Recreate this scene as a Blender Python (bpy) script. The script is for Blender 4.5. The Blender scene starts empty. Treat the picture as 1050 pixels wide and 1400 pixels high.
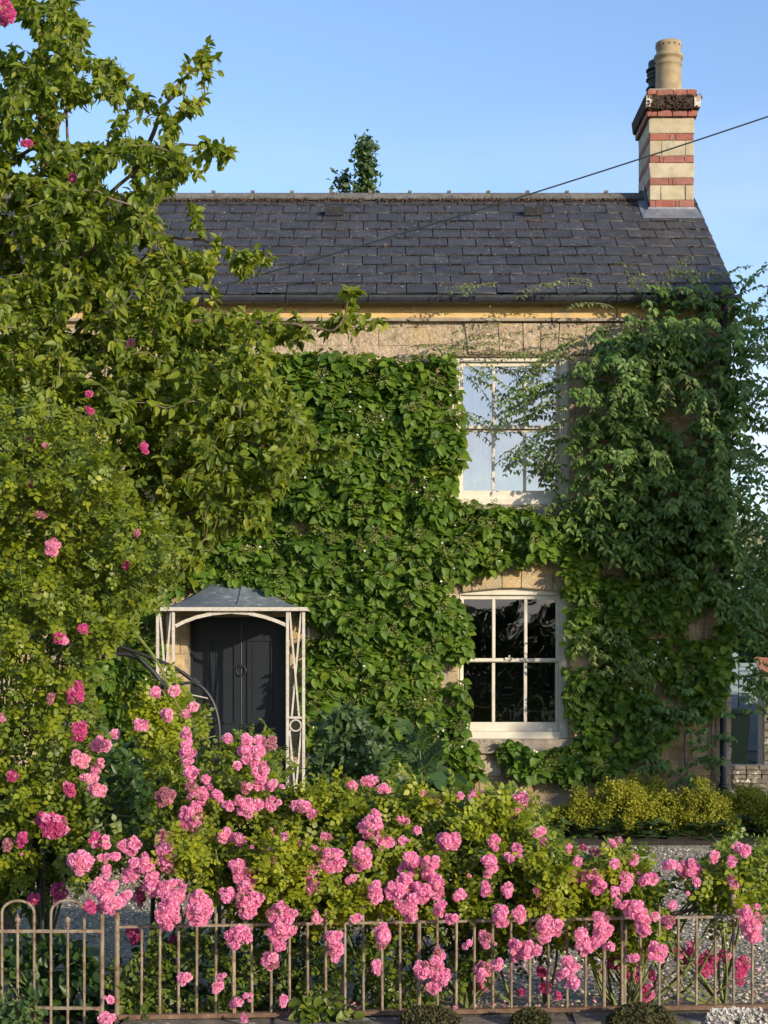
import bpy, bmesh, math, random
import numpy as np
from mathutils import Vector, Matrix, noise as mn
random.seed(7); RNG = np.random.default_rng(11)
S = bpy.context.scene
COL = S.collection
R = math.radians
# ------------------------------------------------------------------ camera, sky, sun, exposure
CZ, F, HY = 1.75, 2100.0, 895.0          # eye height, focal length in photo pixels, horizon row
cam = bpy.data.cameras.new('camera'); co = bpy.data.objects.new('camera', cam); COL.objects.link(co)
co.location = (0, 0, CZ); co.rotation_euler = (R(90), 0, 0)
cam.sensor_width = 36; cam.sensor_fit = 'AUTO'; cam.lens = 54.0; cam.shift_y = 195/1400
cam.clip_end = 3000; cam.clip_start = .05
S.camera = co
SUN_AZ, SUN_EL = 42.0, 15.5               # degrees to the right of straight behind the camera; height
w = bpy.data.worlds.new('World'); S.world = w; w.use_nodes = True
nt = w.node_tree; nt.nodes.clear()
sky = nt.nodes.new('ShaderNodeTexSky'); sky.sky_type = 'NISHITA'; sky.sun_disc = False
sky.sun_elevation = R(SUN_EL); sky.sun_rotation = R(180-SUN_AZ)
sky.air_density = 1.15; sky.dust_density = .6; sky.ozone_density = 2.2
bg = nt.nodes.new('ShaderNodeBackground'); bg.inputs[1].default_value = .122
out = nt.nodes.new('ShaderNodeOutputWorld')
tc = nt.nodes.new('ShaderNodeTexCoord'); mp = nt.nodes.new('ShaderNodeMapping'); mp.inputs['Scale'].default_value = (1.6, 1.6, 5)
mp.inputs['Location'].default_value = (.35, .2, .4)
no = nt.nodes.new('ShaderNodeTexNoise'); no.inputs['Scale'].default_value = 1.7; no.inputs['Detail'].default_value = 7; no.inputs['Roughness'].default_value = .62
cr = nt.nodes.new('ShaderNodeValToRGB'); cr.color_ramp.elements[0].position = .40; cr.color_ramp.elements[1].position = .70
cr.color_ramp.elements[1].color = (.55, .55, .55, 1)
sx = nt.nodes.new('ShaderNodeSeparateXYZ')
mr = nt.nodes.new('ShaderNodeMapRange'); mr.inputs[1].default_value = 0.0; mr.inputs[2].default_value = .34; mr.inputs[3].default_value = 2.0; mr.inputs[4].default_value = 0.0
mu = nt.nodes.new('ShaderNodeMath'); mu.operation = 'MULTIPLY'; mu.use_clamp = True
mx = nt.nodes.new('ShaderNodeMix'); mx.data_type = 'RGBA'
L = nt.links.new
L(tc.outputs['Generated'], mp.inputs[0]); L(mp.outputs[0], no.inputs['Vector']); L(no.outputs[0], cr.inputs[0])
L(tc.outputs['Generated'], sx.inputs[0]); L(sx.outputs[2], mr.inputs[0]); L(cr.outputs[0], mu.inputs[0]); L(mr.outputs[0], mu.inputs[1])
tint = nt.nodes.new('ShaderNodeMix'); tint.data_type = 'RGBA'; tint.blend_type = 'MULTIPLY'; tint.inputs[0].default_value = 1
tint.inputs[7].default_value = (.93, .97, 1.12, 1)
L(sky.outputs[0], tint.inputs[6]); L(tint.outputs[2], mx.inputs[6])
L(mu.outputs[0], mx.inputs[0]); mx.inputs[7].default_value = (5.6, 5.2, 5.5, 1)
L(mx.outputs[2], bg.inputs[0]); L(bg.outputs[0], out.inputs[0])
sl = bpy.data.lights.new('sun', 'SUN'); so = bpy.data.objects.new('sun', sl); COL.objects.link(so)
sl.energy = 3.0; sl.angle = R(.6); sl.color = (1, .86, .66)
sd = Vector((math.sin(R(SUN_AZ))*math.cos(R(SUN_EL)), -math.cos(R(SUN_AZ))*math.cos(R(SUN_EL)), math.sin(R(SUN_EL))))
so.rotation_euler = sd.to_track_quat('Z', 'Y').to_euler(); so.location = sd*30
S.view_settings.view_transform = 'Standard'; S.view_settings.look = 'None'; S.view_settings.gamma = 1
S.view_settings.use_curve_mapping = False; S.view_settings.exposure = .98
S.cycles.max_bounces = 8; S.cycles.transparent_max_bounces = 8

# ------------------------------------------------------------------ helpers
def P(px, py, Y): return Vector(((px-525)/F*Y, Y, CZ+(HY-py)/F*Y))
def PX(px, Y=16.0): return (px-525)/F*Y
def PZ(py, Y=16.0): return CZ+(HY-py)/F*Y
def tag(o, label=None, cat=None, group=None, kind=None):
    if label: o['label'] = label
    if cat: o['category'] = cat
    if group: o['group'] = group
    if kind: o['kind'] = kind
    return o
def thing(name, loc, label, cat, group=None):
    o = bpy.data.objects.new(name, None); COL.objects.link(o); o.location = loc; o.empty_display_size = .2
    return tag(o, label, cat, group)
def link(o, parent=None):
    COL.objects.link(o)
    if parent is not None:
        o.parent = parent
        if parent.type == 'EMPTY': o.matrix_parent_inverse = Matrix.Translation(-parent.location)
        elif 'wm' in WM.get(parent.name, {}): o.matrix_parent_inverse = WM[parent.name]['wm'].inverted()
    return o
WM = {}
def mesh(name, verts, faces, mat=None, smooth=False):
    me = bpy.data.meshes.new(name); me.from_pydata([tuple(v) for v in verts], [], faces)
    if mat: me.materials.append(mat)
    if smooth: me.shade_smooth()
    return me
def ob(name, me, parent=None, kind=None, label=None):
    o = bpy.data.objects.new(name, me); link(o, parent)
    return tag(o, label=label, kind=kind)
class MB:
    """collects simple shapes in world coordinates"""
    def __init__(s): s.v = []; s.f = []
    def add(s, vs, fs):
        n = len(s.v); s.v += [tuple(v) for v in vs]; s.f += [tuple(i+n for i in f) for f in fs]
    def box(s, x0, x1, y0, y1, z0, z1):
        s.add([(x0,y0,z0),(x1,y0,z0),(x1,y1,z0),(x0,y1,z0),(x0,y0,z1),(x1,y0,z1),(x1,y1,z1),(x0,y1,z1)],
              [(0,3,2,1),(4,5,6,7),(0,1,5,4),(1,2,6,5),(2,3,7,6),(3,0,4,7)])
    def bar(s, a, b, wx, wy, up=Vector((0,1,0))):
        a = Vector(a); b = Vector(b); d = (b-a).normalized(); u = d.cross(up)
        if u.length < 1e-4: u = d.cross(Vector((1,0,0)))
        u.normalize(); v = d.cross(u)
        q = [a+u*sx*wx/2+v*sy*wy/2 for sx, sy in ((-1,-1),(1,-1),(1,1),(-1,1))]
        q += [p+(b-a) for p in q]
        s.add(q, [(0,1,2,3),(7,6,5,4),(0,4,5,1),(1,5,6,2),(2,6,7,3),(3,7,4,0)])
    def tube(s, pts, rad, n=6, cap=True):
        pts = [Vector(p) for p in pts]; m = len(pts)
        if not hasattr(rad, '__len__'): rad = [rad]*m
        vs = []; prev = None
        for i in range(m):
            d = (pts[min(i+1, m-1)]-pts[max(i-1, 0)])
            if d.length < 1e-7: d = Vector((0,0,1))
            d.normalize()
            if prev is None: u = d.orthogonal().normalized()
            else:
                u = prev-d*prev.dot(d)
                u = u.normalized() if u.length > 1e-5 else d.orthogonal().normalized()
            prev = u; v = d.cross(u)
            for k in range(n):
                a = 2*math.pi*k/n; vs.append(pts[i]+(u*math.cos(a)+v*math.sin(a))*rad[i])
        fs = [(i*n+k, i*n+(k+1)%n, (i+1)*n+(k+1)%n, (i+1)*n+k) for i in range(m-1) for k in range(n)]
        if cap: fs += [tuple(range(n-1, -1, -1)), tuple((m-1)*n+k for k in range(n))]
        s.add(vs, fs)
    def lathe(s, prof, cx, cy, n=24):
        m = len(prof); vs = [(cx+r*math.cos(2*math.pi*k/n), cy+r*math.sin(2*math.pi*k/n), z) for r, z in prof for k in range(n)]
        s.add(vs, [(i*n+k, i*n+(k+1)%n, (i+1)*n+(k+1)%n, (i+1)*n+k) for i in range(m-1) for k in range(n)])
    def build(s, name, mat, parent=None, kind=None, smooth=False, label=None, bevel=0):
        me = mesh(name, s.v, s.f, mat, smooth)
        o = ob(name, me, parent, kind, label)
        if bevel:
            bm = bmesh.new(); bm.from_mesh(me)
            bmesh.ops.bevel(bm, geom=list(bm.edges), offset=bevel, segments=2, affect='EDGES', clamp_overlap=True)
            bm.to_mesh(me); bm.free()
        return o
def bx(name, mat, parent, x0, x1, y0, y1, z0, z1, bevel=.004, **k):
    m = MB(); m.box(x0, x1, y0, y1, z0, z1); return m.build(name, mat, parent, bevel=bevel, **k)

# materials -----------------------------------------------------------------
def newmat(name):
    m = bpy.data.materials.new(name); m.use_nodes = True; t = m.node_tree
    return m, t, t.nodes['Principled BSDF']
def N(t, typ, **k):
    n = t.nodes.new(typ)
    for a, v in k.items(): setattr(n, a, v)
    return n
def ramp(t, stops):
    r = N(t, 'ShaderNodeValToRGB'); e = r.color_ramp.elements
    while len(e) < len(stops): e.new(.5)
    for q, (p, c) in zip(e, stops): q.position = p; q.color = (*c, 1) if len(c) == 3 else c
    return r
def rnd(t):
    g = N(t, 'ShaderNodeNewGeometry'); oi = N(t, 'ShaderNodeObjectInfo'); a = N(t, 'ShaderNodeMath', operation='ADD'); f = N(t, 'ShaderNodeMath', operation='FRACT')
    t.links.new(g.outputs['Random Per Island'], a.inputs[0]); t.links.new(oi.outputs['Random'], a.inputs[1]); t.links.new(a.outputs[0], f.inputs[0])
    return g, f.outputs[0]
def surf(name, stops, scale=6, detail=6, rough=.8, bump=.3, bscale=None, pieces=0.0, spots=None, dist=.01, metallic=0, stretch=(1,1,1), spec=.5):
    """noise-coloured surface; pieces = how far the single pieces differ; spots = list of (scale, lo, hi, colour) blotches"""
    m, t, b = newmat(name); g, r = rnd(t); ln = t.links.new
    mp = N(t, 'ShaderNodeMapping'); mp.inputs['Scale'].default_value = stretch; ln(g.outputs['Position'], mp.inputs[0])
    n1 = N(t, 'ShaderNodeTexNoise'); n1.inputs['Scale'].default_value = scale; n1.inputs['Detail'].default_value = detail; n1.inputs['Roughness'].default_value = .65
    ln(mp.outputs[0], n1.inputs['Vector'])
    cr = ramp(t, stops); ln(n1.outputs[0], cr.inputs[0]); colr = cr.outputs[0]
    for k, (sc, lo, hi, c) in enumerate(spots or []):
        n2 = N(t, 'ShaderNodeTexNoise'); n2.inputs['Scale'].default_value = sc; n2.inputs['Detail'].default_value = 5; n2.inputs['Roughness'].default_value = .7
        o = N(t, 'ShaderNodeVectorMath', operation='ADD'); o.inputs[1].default_value = (3.1*k+1, 5.3*k, 7.7); ln(g.outputs['Position'], o.inputs[0]); ln(o.outputs[0], n2.inputs['Vector'])
        mr = N(t, 'ShaderNodeMapRange'); mr.inputs[1].default_value = lo; mr.inputs[2].default_value = hi; ln(n2.outputs[0], mr.inputs[0])
        mx = N(t, 'ShaderNodeMix', data_type='RGBA'); mx.inputs[7].default_value = (*c, 1); ln(mr.outputs[0], mx.inputs[0]); ln(colr, mx.inputs[6]); colr = mx.outputs[2]
    if pieces:
        hs = N(t, 'ShaderNodeHueSaturation'); mv = N(t, 'ShaderNodeMapRange'); mv.inputs[3].default_value = 1-pieces; mv.inputs[4].default_value = 1+pieces
        ln(r, mv.inputs[0]); ln(mv.outputs[0], hs.inputs['Value']); ln(colr, hs.inputs['Color'])
        m7 = N(t, 'ShaderNodeMath', operation='MULTIPLY'); m7.inputs[1].default_value = 7.31; f7 = N(t, 'ShaderNodeMath', operation='FRACT'); ln(r, m7.inputs[0]); ln(m7.outputs[0], f7.inputs[0])
        ms = N(t, 'ShaderNodeMapRange'); ms.inputs[3].default_value = 1-pieces*.9; ms.inputs[4].default_value = 1+pieces*.5; ln(f7.outputs[0], ms.inputs[0]); ln(ms.outputs[0], hs.inputs['Saturation'])
        colr = hs.outputs[0]
    ln(colr, b.inputs['Base Color']); b.inputs['Roughness'].default_value = rough; b.inputs['Metallic'].default_value = metallic
    b.inputs['Specular IOR Level'].default_value = spec
    if bump:
        n3 = N(t, 'ShaderNodeTexNoise'); n3.inputs['Scale'].default_value = bscale or scale*5; n3.inputs['Detail'].default_value = 6; n3.inputs['Roughness'].default_value = .7
        ln(g.outputs['Position'], n3.inputs['Vector']); bp = N(t, 'ShaderNodeBump'); bp.inputs['Strength'].default_value = bump; bp.inputs['Distance'].default_value = dist
        ln(n3.outputs[0], bp.inputs['Height']); ln(bp.outputs[0], b.inputs['Normal'])
    return m
def leafmat(name, stops, tr=.32, rough=.5, tcol=(1.5, 1.45, .55), spec=.4, patch=.35):
    m, t, b = newmat(name); g, r = rnd(t); ln = t.links.new
    n1 = N(t, 'ShaderNodeTexNoise'); n1.inputs['Scale'].default_value = 1.6; n1.inputs['Detail'].default_value = 3; ln(g.outputs['Position'], n1.inputs['Vector'])
    mr = N(t, 'ShaderNodeMapRange'); mr.inputs[1].default_value = .3; mr.inputs[2].default_value = .7; ln(n1.outputs[0], mr.inputs[0])
    mxv = N(t, 'ShaderNodeMix'); mxv.inputs[0].default_value = patch; ln(r, mxv.inputs[2]); ln(mr.outputs[0], mxv.inputs[3])
    cr = ramp(t, stops); ln(mxv.outputs[0], cr.inputs[0])
    n2 = N(t, 'ShaderNodeTexNoise'); n2.inputs['Scale'].default_value = 60; n2.inputs['Detail'].default_value = 3; ln(g.outputs['Position'], n2.inputs['Vector'])
    hv = N(t, 'ShaderNodeHueSaturation'); m2 = N(t, 'ShaderNodeMapRange'); m2.inputs[3].default_value = .75; m2.inputs[4].default_value = 1.25; ln(n2.outputs[0], m2.inputs[0]); ln(m2.outputs[0], hv.inputs['Value']); ln(cr.outputs[0], hv.inputs['Color'])
    ln(hv.outputs[0], b.inputs['Base Color']); b.inputs['Roughness'].default_value = rough; b.inputs['Specular IOR Level'].default_value = spec
    bp = N(t, 'ShaderNodeBump'); bp.inputs['Strength'].default_value = .35; bp.inputs['Distance'].default_value = .004; ln(n2.outputs[0], bp.inputs['Height']); ln(bp.outputs[0], b.inputs['Normal'])
    tl = N(t, 'ShaderNodeBsdfTranslucent'); mc = N(t, 'ShaderNodeMix', data_type='RGBA', blend_type='MULTIPLY'); mc.inputs[0].default_value = 1; mc.inputs[7].default_value = (*tcol, 1)
    ln(hv.outputs[0], mc.inputs[6]); ln(mc.outputs[2], tl.inputs[0]); ms = N(t, 'ShaderNodeMixShader'); ms.inputs[0].default_value = tr
    ln(b.outputs[0], ms.inputs[1]); ln(tl.outputs[0], ms.inputs[2]); ln(ms.outputs[0], t.nodes['Material Output'].inputs[0])
    return m
def flat(name, c, rough=.6, metallic=0, bump=0, spec=.5):
    return surf(name, [(.3, tuple(x*.82 for x in c)), (.7, tuple(min(1, x*1.15) for x in c))], 9, 5, rough, bump, 60, metallic=metallic, spec=spec)

M_stone = surf('cotswold_stone', [(.3,(.30,.20,.10)),(.5,(.44,.32,.17)),(.72,(.55,.43,.26))], 5, 8, .9, .9, 45, .16,
               [(2.2,.52,.66,(.30,.27,.21)),(30,.62,.72,(.6,.55,.45)),(14,.60,.72,(.14,.11,.08))], .02)
M_rough = surf('weathered_stone', [(.3,(.24,.18,.11)),(.5,(.46,.35,.23)),(.7,(.64,.54,.40))], 16, 8, .95, 1, 38, .07,
               [(1.6,.5,.62,(.50,.37,.20)),(24,.57,.66,(.68,.62,.52)),(20,.57,.66,(.13,.10,.08)),(9,.56,.64,(.34,.25,.20))], .035)
M_ashlar = surf('golden_ashlar', [(.3,(.50,.33,.13)),(.6,(.62,.44,.20)),(.8,(.60,.48,.28))], 4, 6, .85, .5, 50, .07, [(3,.56,.7,(.36,.29,.19)),(25,.66,.72,(.2,.16,.1))], .01, stretch=(1,1,3))
M_mortar = surf('lime_mortar', [(.3,(.24,.19,.13)),(.7,(.42,.34,.24))], 14, 6, 1, .8, 60)
M_sill = surf('grey_sill_stone', [(.3,(.20,.16,.12)),(.7,(.38,.32,.25))], 8, 7, .9, .7, 50, .08, [(9,.55,.68,(.12,.11,.09))])
M_slate = surf('slate', [(.3,(.027,.027,.030)),(.7,(.056,.056,.061))], 7, 6, .55, .5, 40, .13,
               [(30,.645,.665,(.46,.46,.43)),(22,.62,.68,(.02,.018,.016)),(8,.62,.74,(.10,.09,.075)),(3,.6,.75,(.05,.05,.045))], .006)
M_ridge = surf('ridge_tile', [(.3,(.075,.07,.062)),(.7,(.17,.155,.135))], 12, 7, .9, .6, 60, .12, [(14,.55,.66,(.08,.06,.045)),(30,.64,.7,(.5,.5,.46))])
M_moss = surf('brown_moss', [(.3,(.035,.022,.014)),(.6,(.10,.055,.035)),(.8,(.16,.12,.05))], 30, 6, 1, 1, 90, .3)
M_moss2 = surf('olive_moss', [(.3,(.03,.03,.008)),(.6,(.09,.085,.02)),(.8,(.17,.15,.04))], 40, 6, 1, 1, 120, .3)
M_brick = surf('red_brick', [(.3,(.20,.065,.045)),(.7,(.32,.115,.08))], 14, 6, .85, .5, 70, .12)
M_pale = surf('pale_chimney_stone', [(.3,(.34,.28,.18)),(.6,(.45,.38,.26)),(.8,(.50,.44,.32))], 7, 7, .9, .5, 60, .08, [(9,.54,.68,(.30,.28,.17))])
M_capst = surf('mossy_cap_stone', [(.3,(.02,.015,.012)),(.55,(.05,.035,.022)),(.75,(.10,.075,.04))], 16, 7, 1, 1, 60)
M_lich = surf('pale_lichen_stone', [(.3,(.30,.26,.2)),(.6,(.58,.52,.44))], 26, 7, 1, 1, 70)
M_pot = surf('buff_clay', [(.3,(.22,.16,.085)),(.6,(.33,.25,.14)),(.8,(.39,.31,.19))], 9, 6, .8, .3, 60, 0, [(7,.56,.7,(.27,.22,.15))])
M_potd = flat('dark_clay', (.05,.055,.06), .8)
M_lead = surf('lead_sheet', [(.3,(.13,.14,.16)),(.7,(.26,.28,.31))], 9, 6, .5, .3, 40, 0, [(20,.62,.72,(.5,.5,.5))], metallic=.35)
M_leadroof = surf('canopy_lead', [(.3,(.14,.17,.21)),(.7,(.25,.29,.34))], 7, 6, .42, .3, 40, 0, [(12,.57,.68,(.66,.67,.68)),(5,.54,.66,(.3,.32,.34))], metallic=.3, stretch=(1,1,1))
M_gutter = surf('gutter_paint', [(.3,(.020,.023,.028)),(.7,(.045,.05,.058))], 12, 5, .35, .15, 60)
M_white = surf('cream_window_paint', [(.3,(.50,.46,.37)),(.7,(.62,.575,.475))], 9, 5, .5, .15, 60, 0, [(40,.68,.74,(.4,.36,.28))])
M_trellis = surf('weathered_cream_iron', [(.3,(.40,.36,.30)),(.7,(.56,.52,.45))], 20, 6, .6, .3, 80, 0, [(35,.60,.66,(.25,.18,.12)),(60,.66,.7,(.10,.08,.06))])
M_door = flat('shade_darkened_charcoal_paint', (.007,.011,.016), .45, bump=.05)  # charcoal paint, darkened further to stand in for shade inside the porch
M_iron = flat('black_iron', (.018,.018,.02), .45, bump=.2)
M_rust = surf('flaking_cream_fence_paint', [(.3,(.10,.07,.045)),(.5,(.22,.17,.11)),(.75,(.33,.28,.19))], 22, 7, .75, .5, 90, .12, [(28,.52,.62,(.16,.075,.035)),(60,.6,.66,(.07,.05,.035))], stretch=(1,1,.35))
M_rustrail = surf('rusty_rail', [(.3,(.08,.045,.03)),(.6,(.19,.11,.065)),(.8,(.3,.24,.17))], 18, 7, .85, .6, 90)
M_coping = surf('lichened_coping', [(.3,(.07,.06,.05)),(.6,(.17,.15,.12)),(.8,(.30,.27,.21))], 12, 8, 1, .8, 50, .1, [(11,.6,.64,(.55,.52,.45)),(16,.62,.66,(.35,.22,.05)),(6,.56,.68,(.05,.055,.02))])
M_room = flat('room_plaster', (.10,.095,.09), .9)
M_blind = flat('curtain_cloth', (.76,.70,.66), .9)
M_bark = surf('apple_bark', [(.3,(.05,.035,.022)),(.6,(.15,.10,.06)),(.8,(.24,.18,.11))], 22, 7, .95, 1, 60, 0)
M_twig = surf('green_brown_twig', [(.3,(.07,.06,.03)),(.7,(.17,.13,.07))], 30, 4, .85, .3)
M_cane = surf('green_rose_cane', [(.3,(.08,.10,.025)),(.7,(.17,.20,.05))], 30, 4, .7, .2)
M_vinewood = surf('pale_vine_wood', [(.3,(.15,.11,.08)),(.7,(.34,.27,.2))], 30, 5, .9, .6, 90)
M_bluewood = surf('blue_boards', [(.3,(.13,.19,.215)),(.7,(.19,.26,.29))], 9, 6, .7, .3, 60, .1, [(18,.62,.7,(.22,.22,.2))])
M_tile = surf('clay_tiles', [(.3,(.28,.09,.05)),(.7,(.45,.17,.10))], 10, 6, .9, .5, 60, .15)
M_bin = flat('bin_plastic', (.003,.010,.008), .8, spec=.15)
M_wire = flat('cable_rubber', (.02,.03,.032), .6)
M_soil = surf('garden_soil', [(.3,(.018,.013,.009)),(.7,(.06,.045,.03))], 9, 8, 1, 1, 30, dist=.05)
M_gravelp = surf('gravel_pebble', [(.3,(.34,.28,.19)),(.7,(.60,.51,.37))], 30, 4, .9, .4, 90, .45)
M_asph = surf('asphalt', [(.3,(.035,.035,.037)),(.7,(.07,.07,.07))], 12, 8, .9, .8, 120)
M_kerb = flat('concrete', (.3,.29,.27), .9, bump=.4)
M_grass = leafmat('grass_blades', [(0,(.05,.09,.015)),(1,(.11,.15,.03))], .25)

def gravelmat():
    m, t, b = newmat('gravel'); ln = t.links.new; g = N(t, 'ShaderNodeNewGeometry')
    v = N(t, 'ShaderNodeTexVoronoi'); v.inputs['Scale'].default_value = 42; ln(g.outputs['Position'], v.inputs['Vector'])
    sp = N(t, 'ShaderNodeSeparateColor'); ln(v.outputs['Color'], sp.inputs[0])
    cr = ramp(t, [(0,(.15,.12,.085)),(.4,(.30,.25,.18)),(.75,(.42,.36,.26)),(1,(.52,.46,.36))]); ln(sp.outputs[0], cr.inputs[0])
    n = N(t, 'ShaderNodeTexNoise'); n.inputs['Scale'].default_value = .9; n.inputs['Detail'].default_value = 4; ln(g.outputs['Position'], n.inputs['Vector'])
    c2 = ramp(t, [(.35,(.8,.78,.72)),(.65,(1.05,1.05,1.02))]); ln(n.outputs[0], c2.inputs[0])
    mx = N(t, 'ShaderNodeMix', data_type='RGBA', blend_type='MULTIPLY'); mx.inputs[0].default_value = 1; ln(cr.outputs[0], mx.inputs[6]); ln(c2.outputs[0], mx.inputs[7]); ln(mx.outputs[2], b.inputs['Base Color'])
    b.inputs['Roughness'].default_value = .92
    bp = N(t, 'ShaderNodeBump', invert=True); bp.inputs['Strength'].default_value = 1; bp.inputs['Distance'].default_value = .02; ln(v.outputs['Distance'], bp.inputs['Height']); ln(bp.outputs[0], b.inputs['Normal'])
    return m
M_gravel = gravelmat()
def glassmat(name, refl, tintc=(.9,.92,.9)):
    m, t, b = newmat(name); ln = t.links.new; t.nodes.remove(b)
    gl = N(t, 'ShaderNodeBsdfGlossy'); gl.inputs['Roughness'].default_value = .015; gl.inputs[0].default_value = (.95,.95,.97,1)
    tr = N(t, 'ShaderNodeBsdfTransparent'); tr.inputs[0].default_value = (*tintc, 1)
    g = N(t, 'ShaderNodeNewGeometry'); n = N(t, 'ShaderNodeTexNoise'); n.inputs['Scale'].default_value = 2.3; n.inputs['Detail'].default_value = 1
    ln(g.outputs['Position'], n.inputs['Vector']); bp = N(t, 'ShaderNodeBump'); bp.inputs['Strength'].default_value = .5; bp.inputs['Distance'].default_value = .012; ln(n.outputs[0], bp.inputs['Height']); ln(bp.outputs[0], gl.inputs['Normal'])
    fr = N(t, 'ShaderNodeFresnel'); fr.inputs[0].default_value = 1.5
    ad = N(t, 'ShaderNodeMath', operation='ADD', use_clamp=True); ad.inputs[1].default_value = refl; ln(fr.outputs[0], ad.inputs[0])
    ms = N(t, 'ShaderNodeMixShader'); ln(ad.outputs[0], ms.inputs[0]); ln(tr.outputs[0], ms.inputs[1]); ln(gl.outputs[0], ms.inputs[2]); ln(ms.outputs[0], t.nodes['Material Output'].inputs[0])
    return m
M_glass_up = glassmat('upstairs_glass', .38)
M_glass_lo = glassmat('downstairs_glass', .07, (.6,.62,.62))

L_hyd = leafmat('hydrangea_leaf', [(0,(.042,.098,.014)),(.4,(.088,.170,.020)),(.75,(.150,.235,.024)),(.95,(.22,.28,.03)),(1,(.26,.20,.05))], .42, .5, spec=.3)
L_hydfl = leafmat('hydrangea_flower', [(0,(.10,.12,.03)),(.7,(.24,.24,.08)),(1,(.34,.30,.13))], .2, .8)
L_brac = leafmat('white_bract', [(0,(.6,.62,.5)),(1,(.75,.75,.68))], .2, .7)
L_vine = leafmat('climber_leaf', [(0,(.048,.105,.022)),(.5,(.10,.18,.034)),(.85,(.17,.25,.045)),(.97,(.24,.28,.08)),(1,(.28,.20,.09))], .30, .45)
L_vinel = leafmat('climber_young_leaf', [(0,(.07,.12,.025)),(.6,(.13,.18,.04)),(1,(.26,.28,.09))], .35, .5)
L_tree = leafmat('apple_leaf', [(0,(.065,.110,.012)),(.4,(.14,.195,.018)),(.75,(.225,.27,.024)),(.96,(.36,.36,.045)),(1,(.42,.28,.06))], .48, .45)
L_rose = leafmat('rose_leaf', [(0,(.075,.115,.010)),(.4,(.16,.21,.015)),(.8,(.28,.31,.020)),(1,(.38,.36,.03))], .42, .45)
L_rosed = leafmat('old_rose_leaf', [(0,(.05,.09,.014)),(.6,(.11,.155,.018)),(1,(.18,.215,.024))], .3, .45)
L_mantle = leafmat('lady_mantle_flower', [(0,(.12,.14,.010)),(.5,(.23,.235,.016)),(1,(.36,.34,.025))], .3, .8)
L_mleaf = leafmat('lady_mantle_leaf', [(0,(.025,.055,.02)),(1,(.06,.11,.035))], .2, .5)
L_shrub = leafmat('shrub_leaf', [(0,(.030,.065,.022)),(.6,(.06,.11,.032)),(1,(.12,.17,.05))], .3, .5)
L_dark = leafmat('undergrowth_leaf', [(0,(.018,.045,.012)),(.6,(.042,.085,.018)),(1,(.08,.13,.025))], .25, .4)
L_far = leafmat('far_tree_leaf', [(0,(.020,.05,.018)),(.6,(.045,.085,.028)),(1,(.09,.13,.04))], .3, .5)
L_farp = leafmat('silver_tree_leaf', [(0,(.16,.20,.12)),(1,(.34,.36,.25))], .3, .5)
L_purp = leafmat('purple_tree_leaf', [(0,(.018,.010,.018)),(1,(.04,.025,.04))], .2, .5)
def petalmat(name, stops):
    m = leafmat(name, stops, .5, .6, (1.15,.9,1.0), .25, .15); return m
PET = {'n': petalmat('pink_petals', [(0,(.72,.20,.40)),(.35,(.82,.33,.54)),(.75,(.89,.47,.66)),(1,(.93,.62,.76))]),
       'd': petalmat('deep_pink_petals', [(0,(.50,.05,.20)),(.6,(.70,.13,.34)),(1,(.82,.25,.46))]),
       'p': petalmat('pale_pink_petals', [(0,(.80,.30,.46)),(.6,(.87,.45,.58)),(1,(.91,.60,.68))]),
       's': petalmat('faded_pink_petals', [(0,(.42,.14,.19)),(.6,(.56,.25,.30)),(1,(.62,.38,.36))])}

# leaf templates: (verts, triangles); length 1 along +Y, normal +Z -------------------
def T_leaf(wd=.36, heart=.0, fold=.10, droop=.12):
    v = np.array([(0,0,0),(-wd*.8,.22-heart,fold*.8),(-wd,.55,fold-droop*.3),(0,1,-droop),(wd,.55,fold-droop*.3),(wd*.8,.22-heart,fold*.8),(0,.5,0)], float)
    return v, np.array([(0,6,1),(1,6,2),(2,6,3),(0,5,6),(5,4,6),(4,3,6)])
def T_compound(n=2, wd=.16, ln=.42, gap=.28):
    vs = []; fs = []; a, tri = T_leaf(wd/ln*1.0, 0, .08, .15)
    def put(px, py, ang, s):
        c, q = math.cos(ang), math.sin(ang); v = a*s; k = np.stack([v[:,0]*c-v[:,1]*q+px, v[:,0]*q+v[:,1]*c+py, v[:,2]], 1)
        fs.extend((tri+len(vs)*7).tolist()); vs.append(k)
    for i in range(n):
        for sg in (-1, 1): put(0, .15+gap*i, sg*R(62), ln*(.8+.1*i))
    put(0, .15+gap*n-.06, 0, ln)
    return np.concatenate(vs), np.array(fs)
def T_quad(w_=.5):
    return np.array([(-w_,0,0),(w_,0,.1),(w_*.8,1,0),(-w_*.8,1,.12)], float), np.array([(0,1,2),(0,2,3)])
def T_blade():
    return np.array([(-.03,0,0),(.03,0,0),(0,1,.1)], float), np.array([(0,1,2)])
def T_leaf2(wd, heart=0, fold=.1, droop=.2):
    o = [(.0,.0),(.62,.10),(1.0,.34),(.86,.60),(.40,.85),(0,1.0)]; v = []; f = []
    for sg in (-1, 1):
        for i, (a, b) in enumerate(o[1:5]): v.append((sg*a*wd, b-(heart if i == 0 else 0), fold*a-droop*b*b))
    v += [(0,0,0),(0,.34,-droop*.11),(0,.68,-droop*.46),(0,1,-droop)]   # 8 base, 9, 10 mid, 11 tip
    for q in (0, 4): f += [(8,9,q),(q,9,q+1),(q+1,9,10),(q+1,10,q+2),(q+2,10,q+3),(q+3,10,11)]
    f = [t if i < 6 else (t[0],t[2],t[1]) for i, t in enumerate(f)]
    return np.array(v, float), np.array(f)
T_HYD = T_leaf2(.40, .07, .14, .22); T_OV = T_leaf2(.28, 0, .14, .22); T_FAR = T_leaf(.30, 0, .12, .2); T_LONG = T_leaf(.19, 0, .08, .3)
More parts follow.
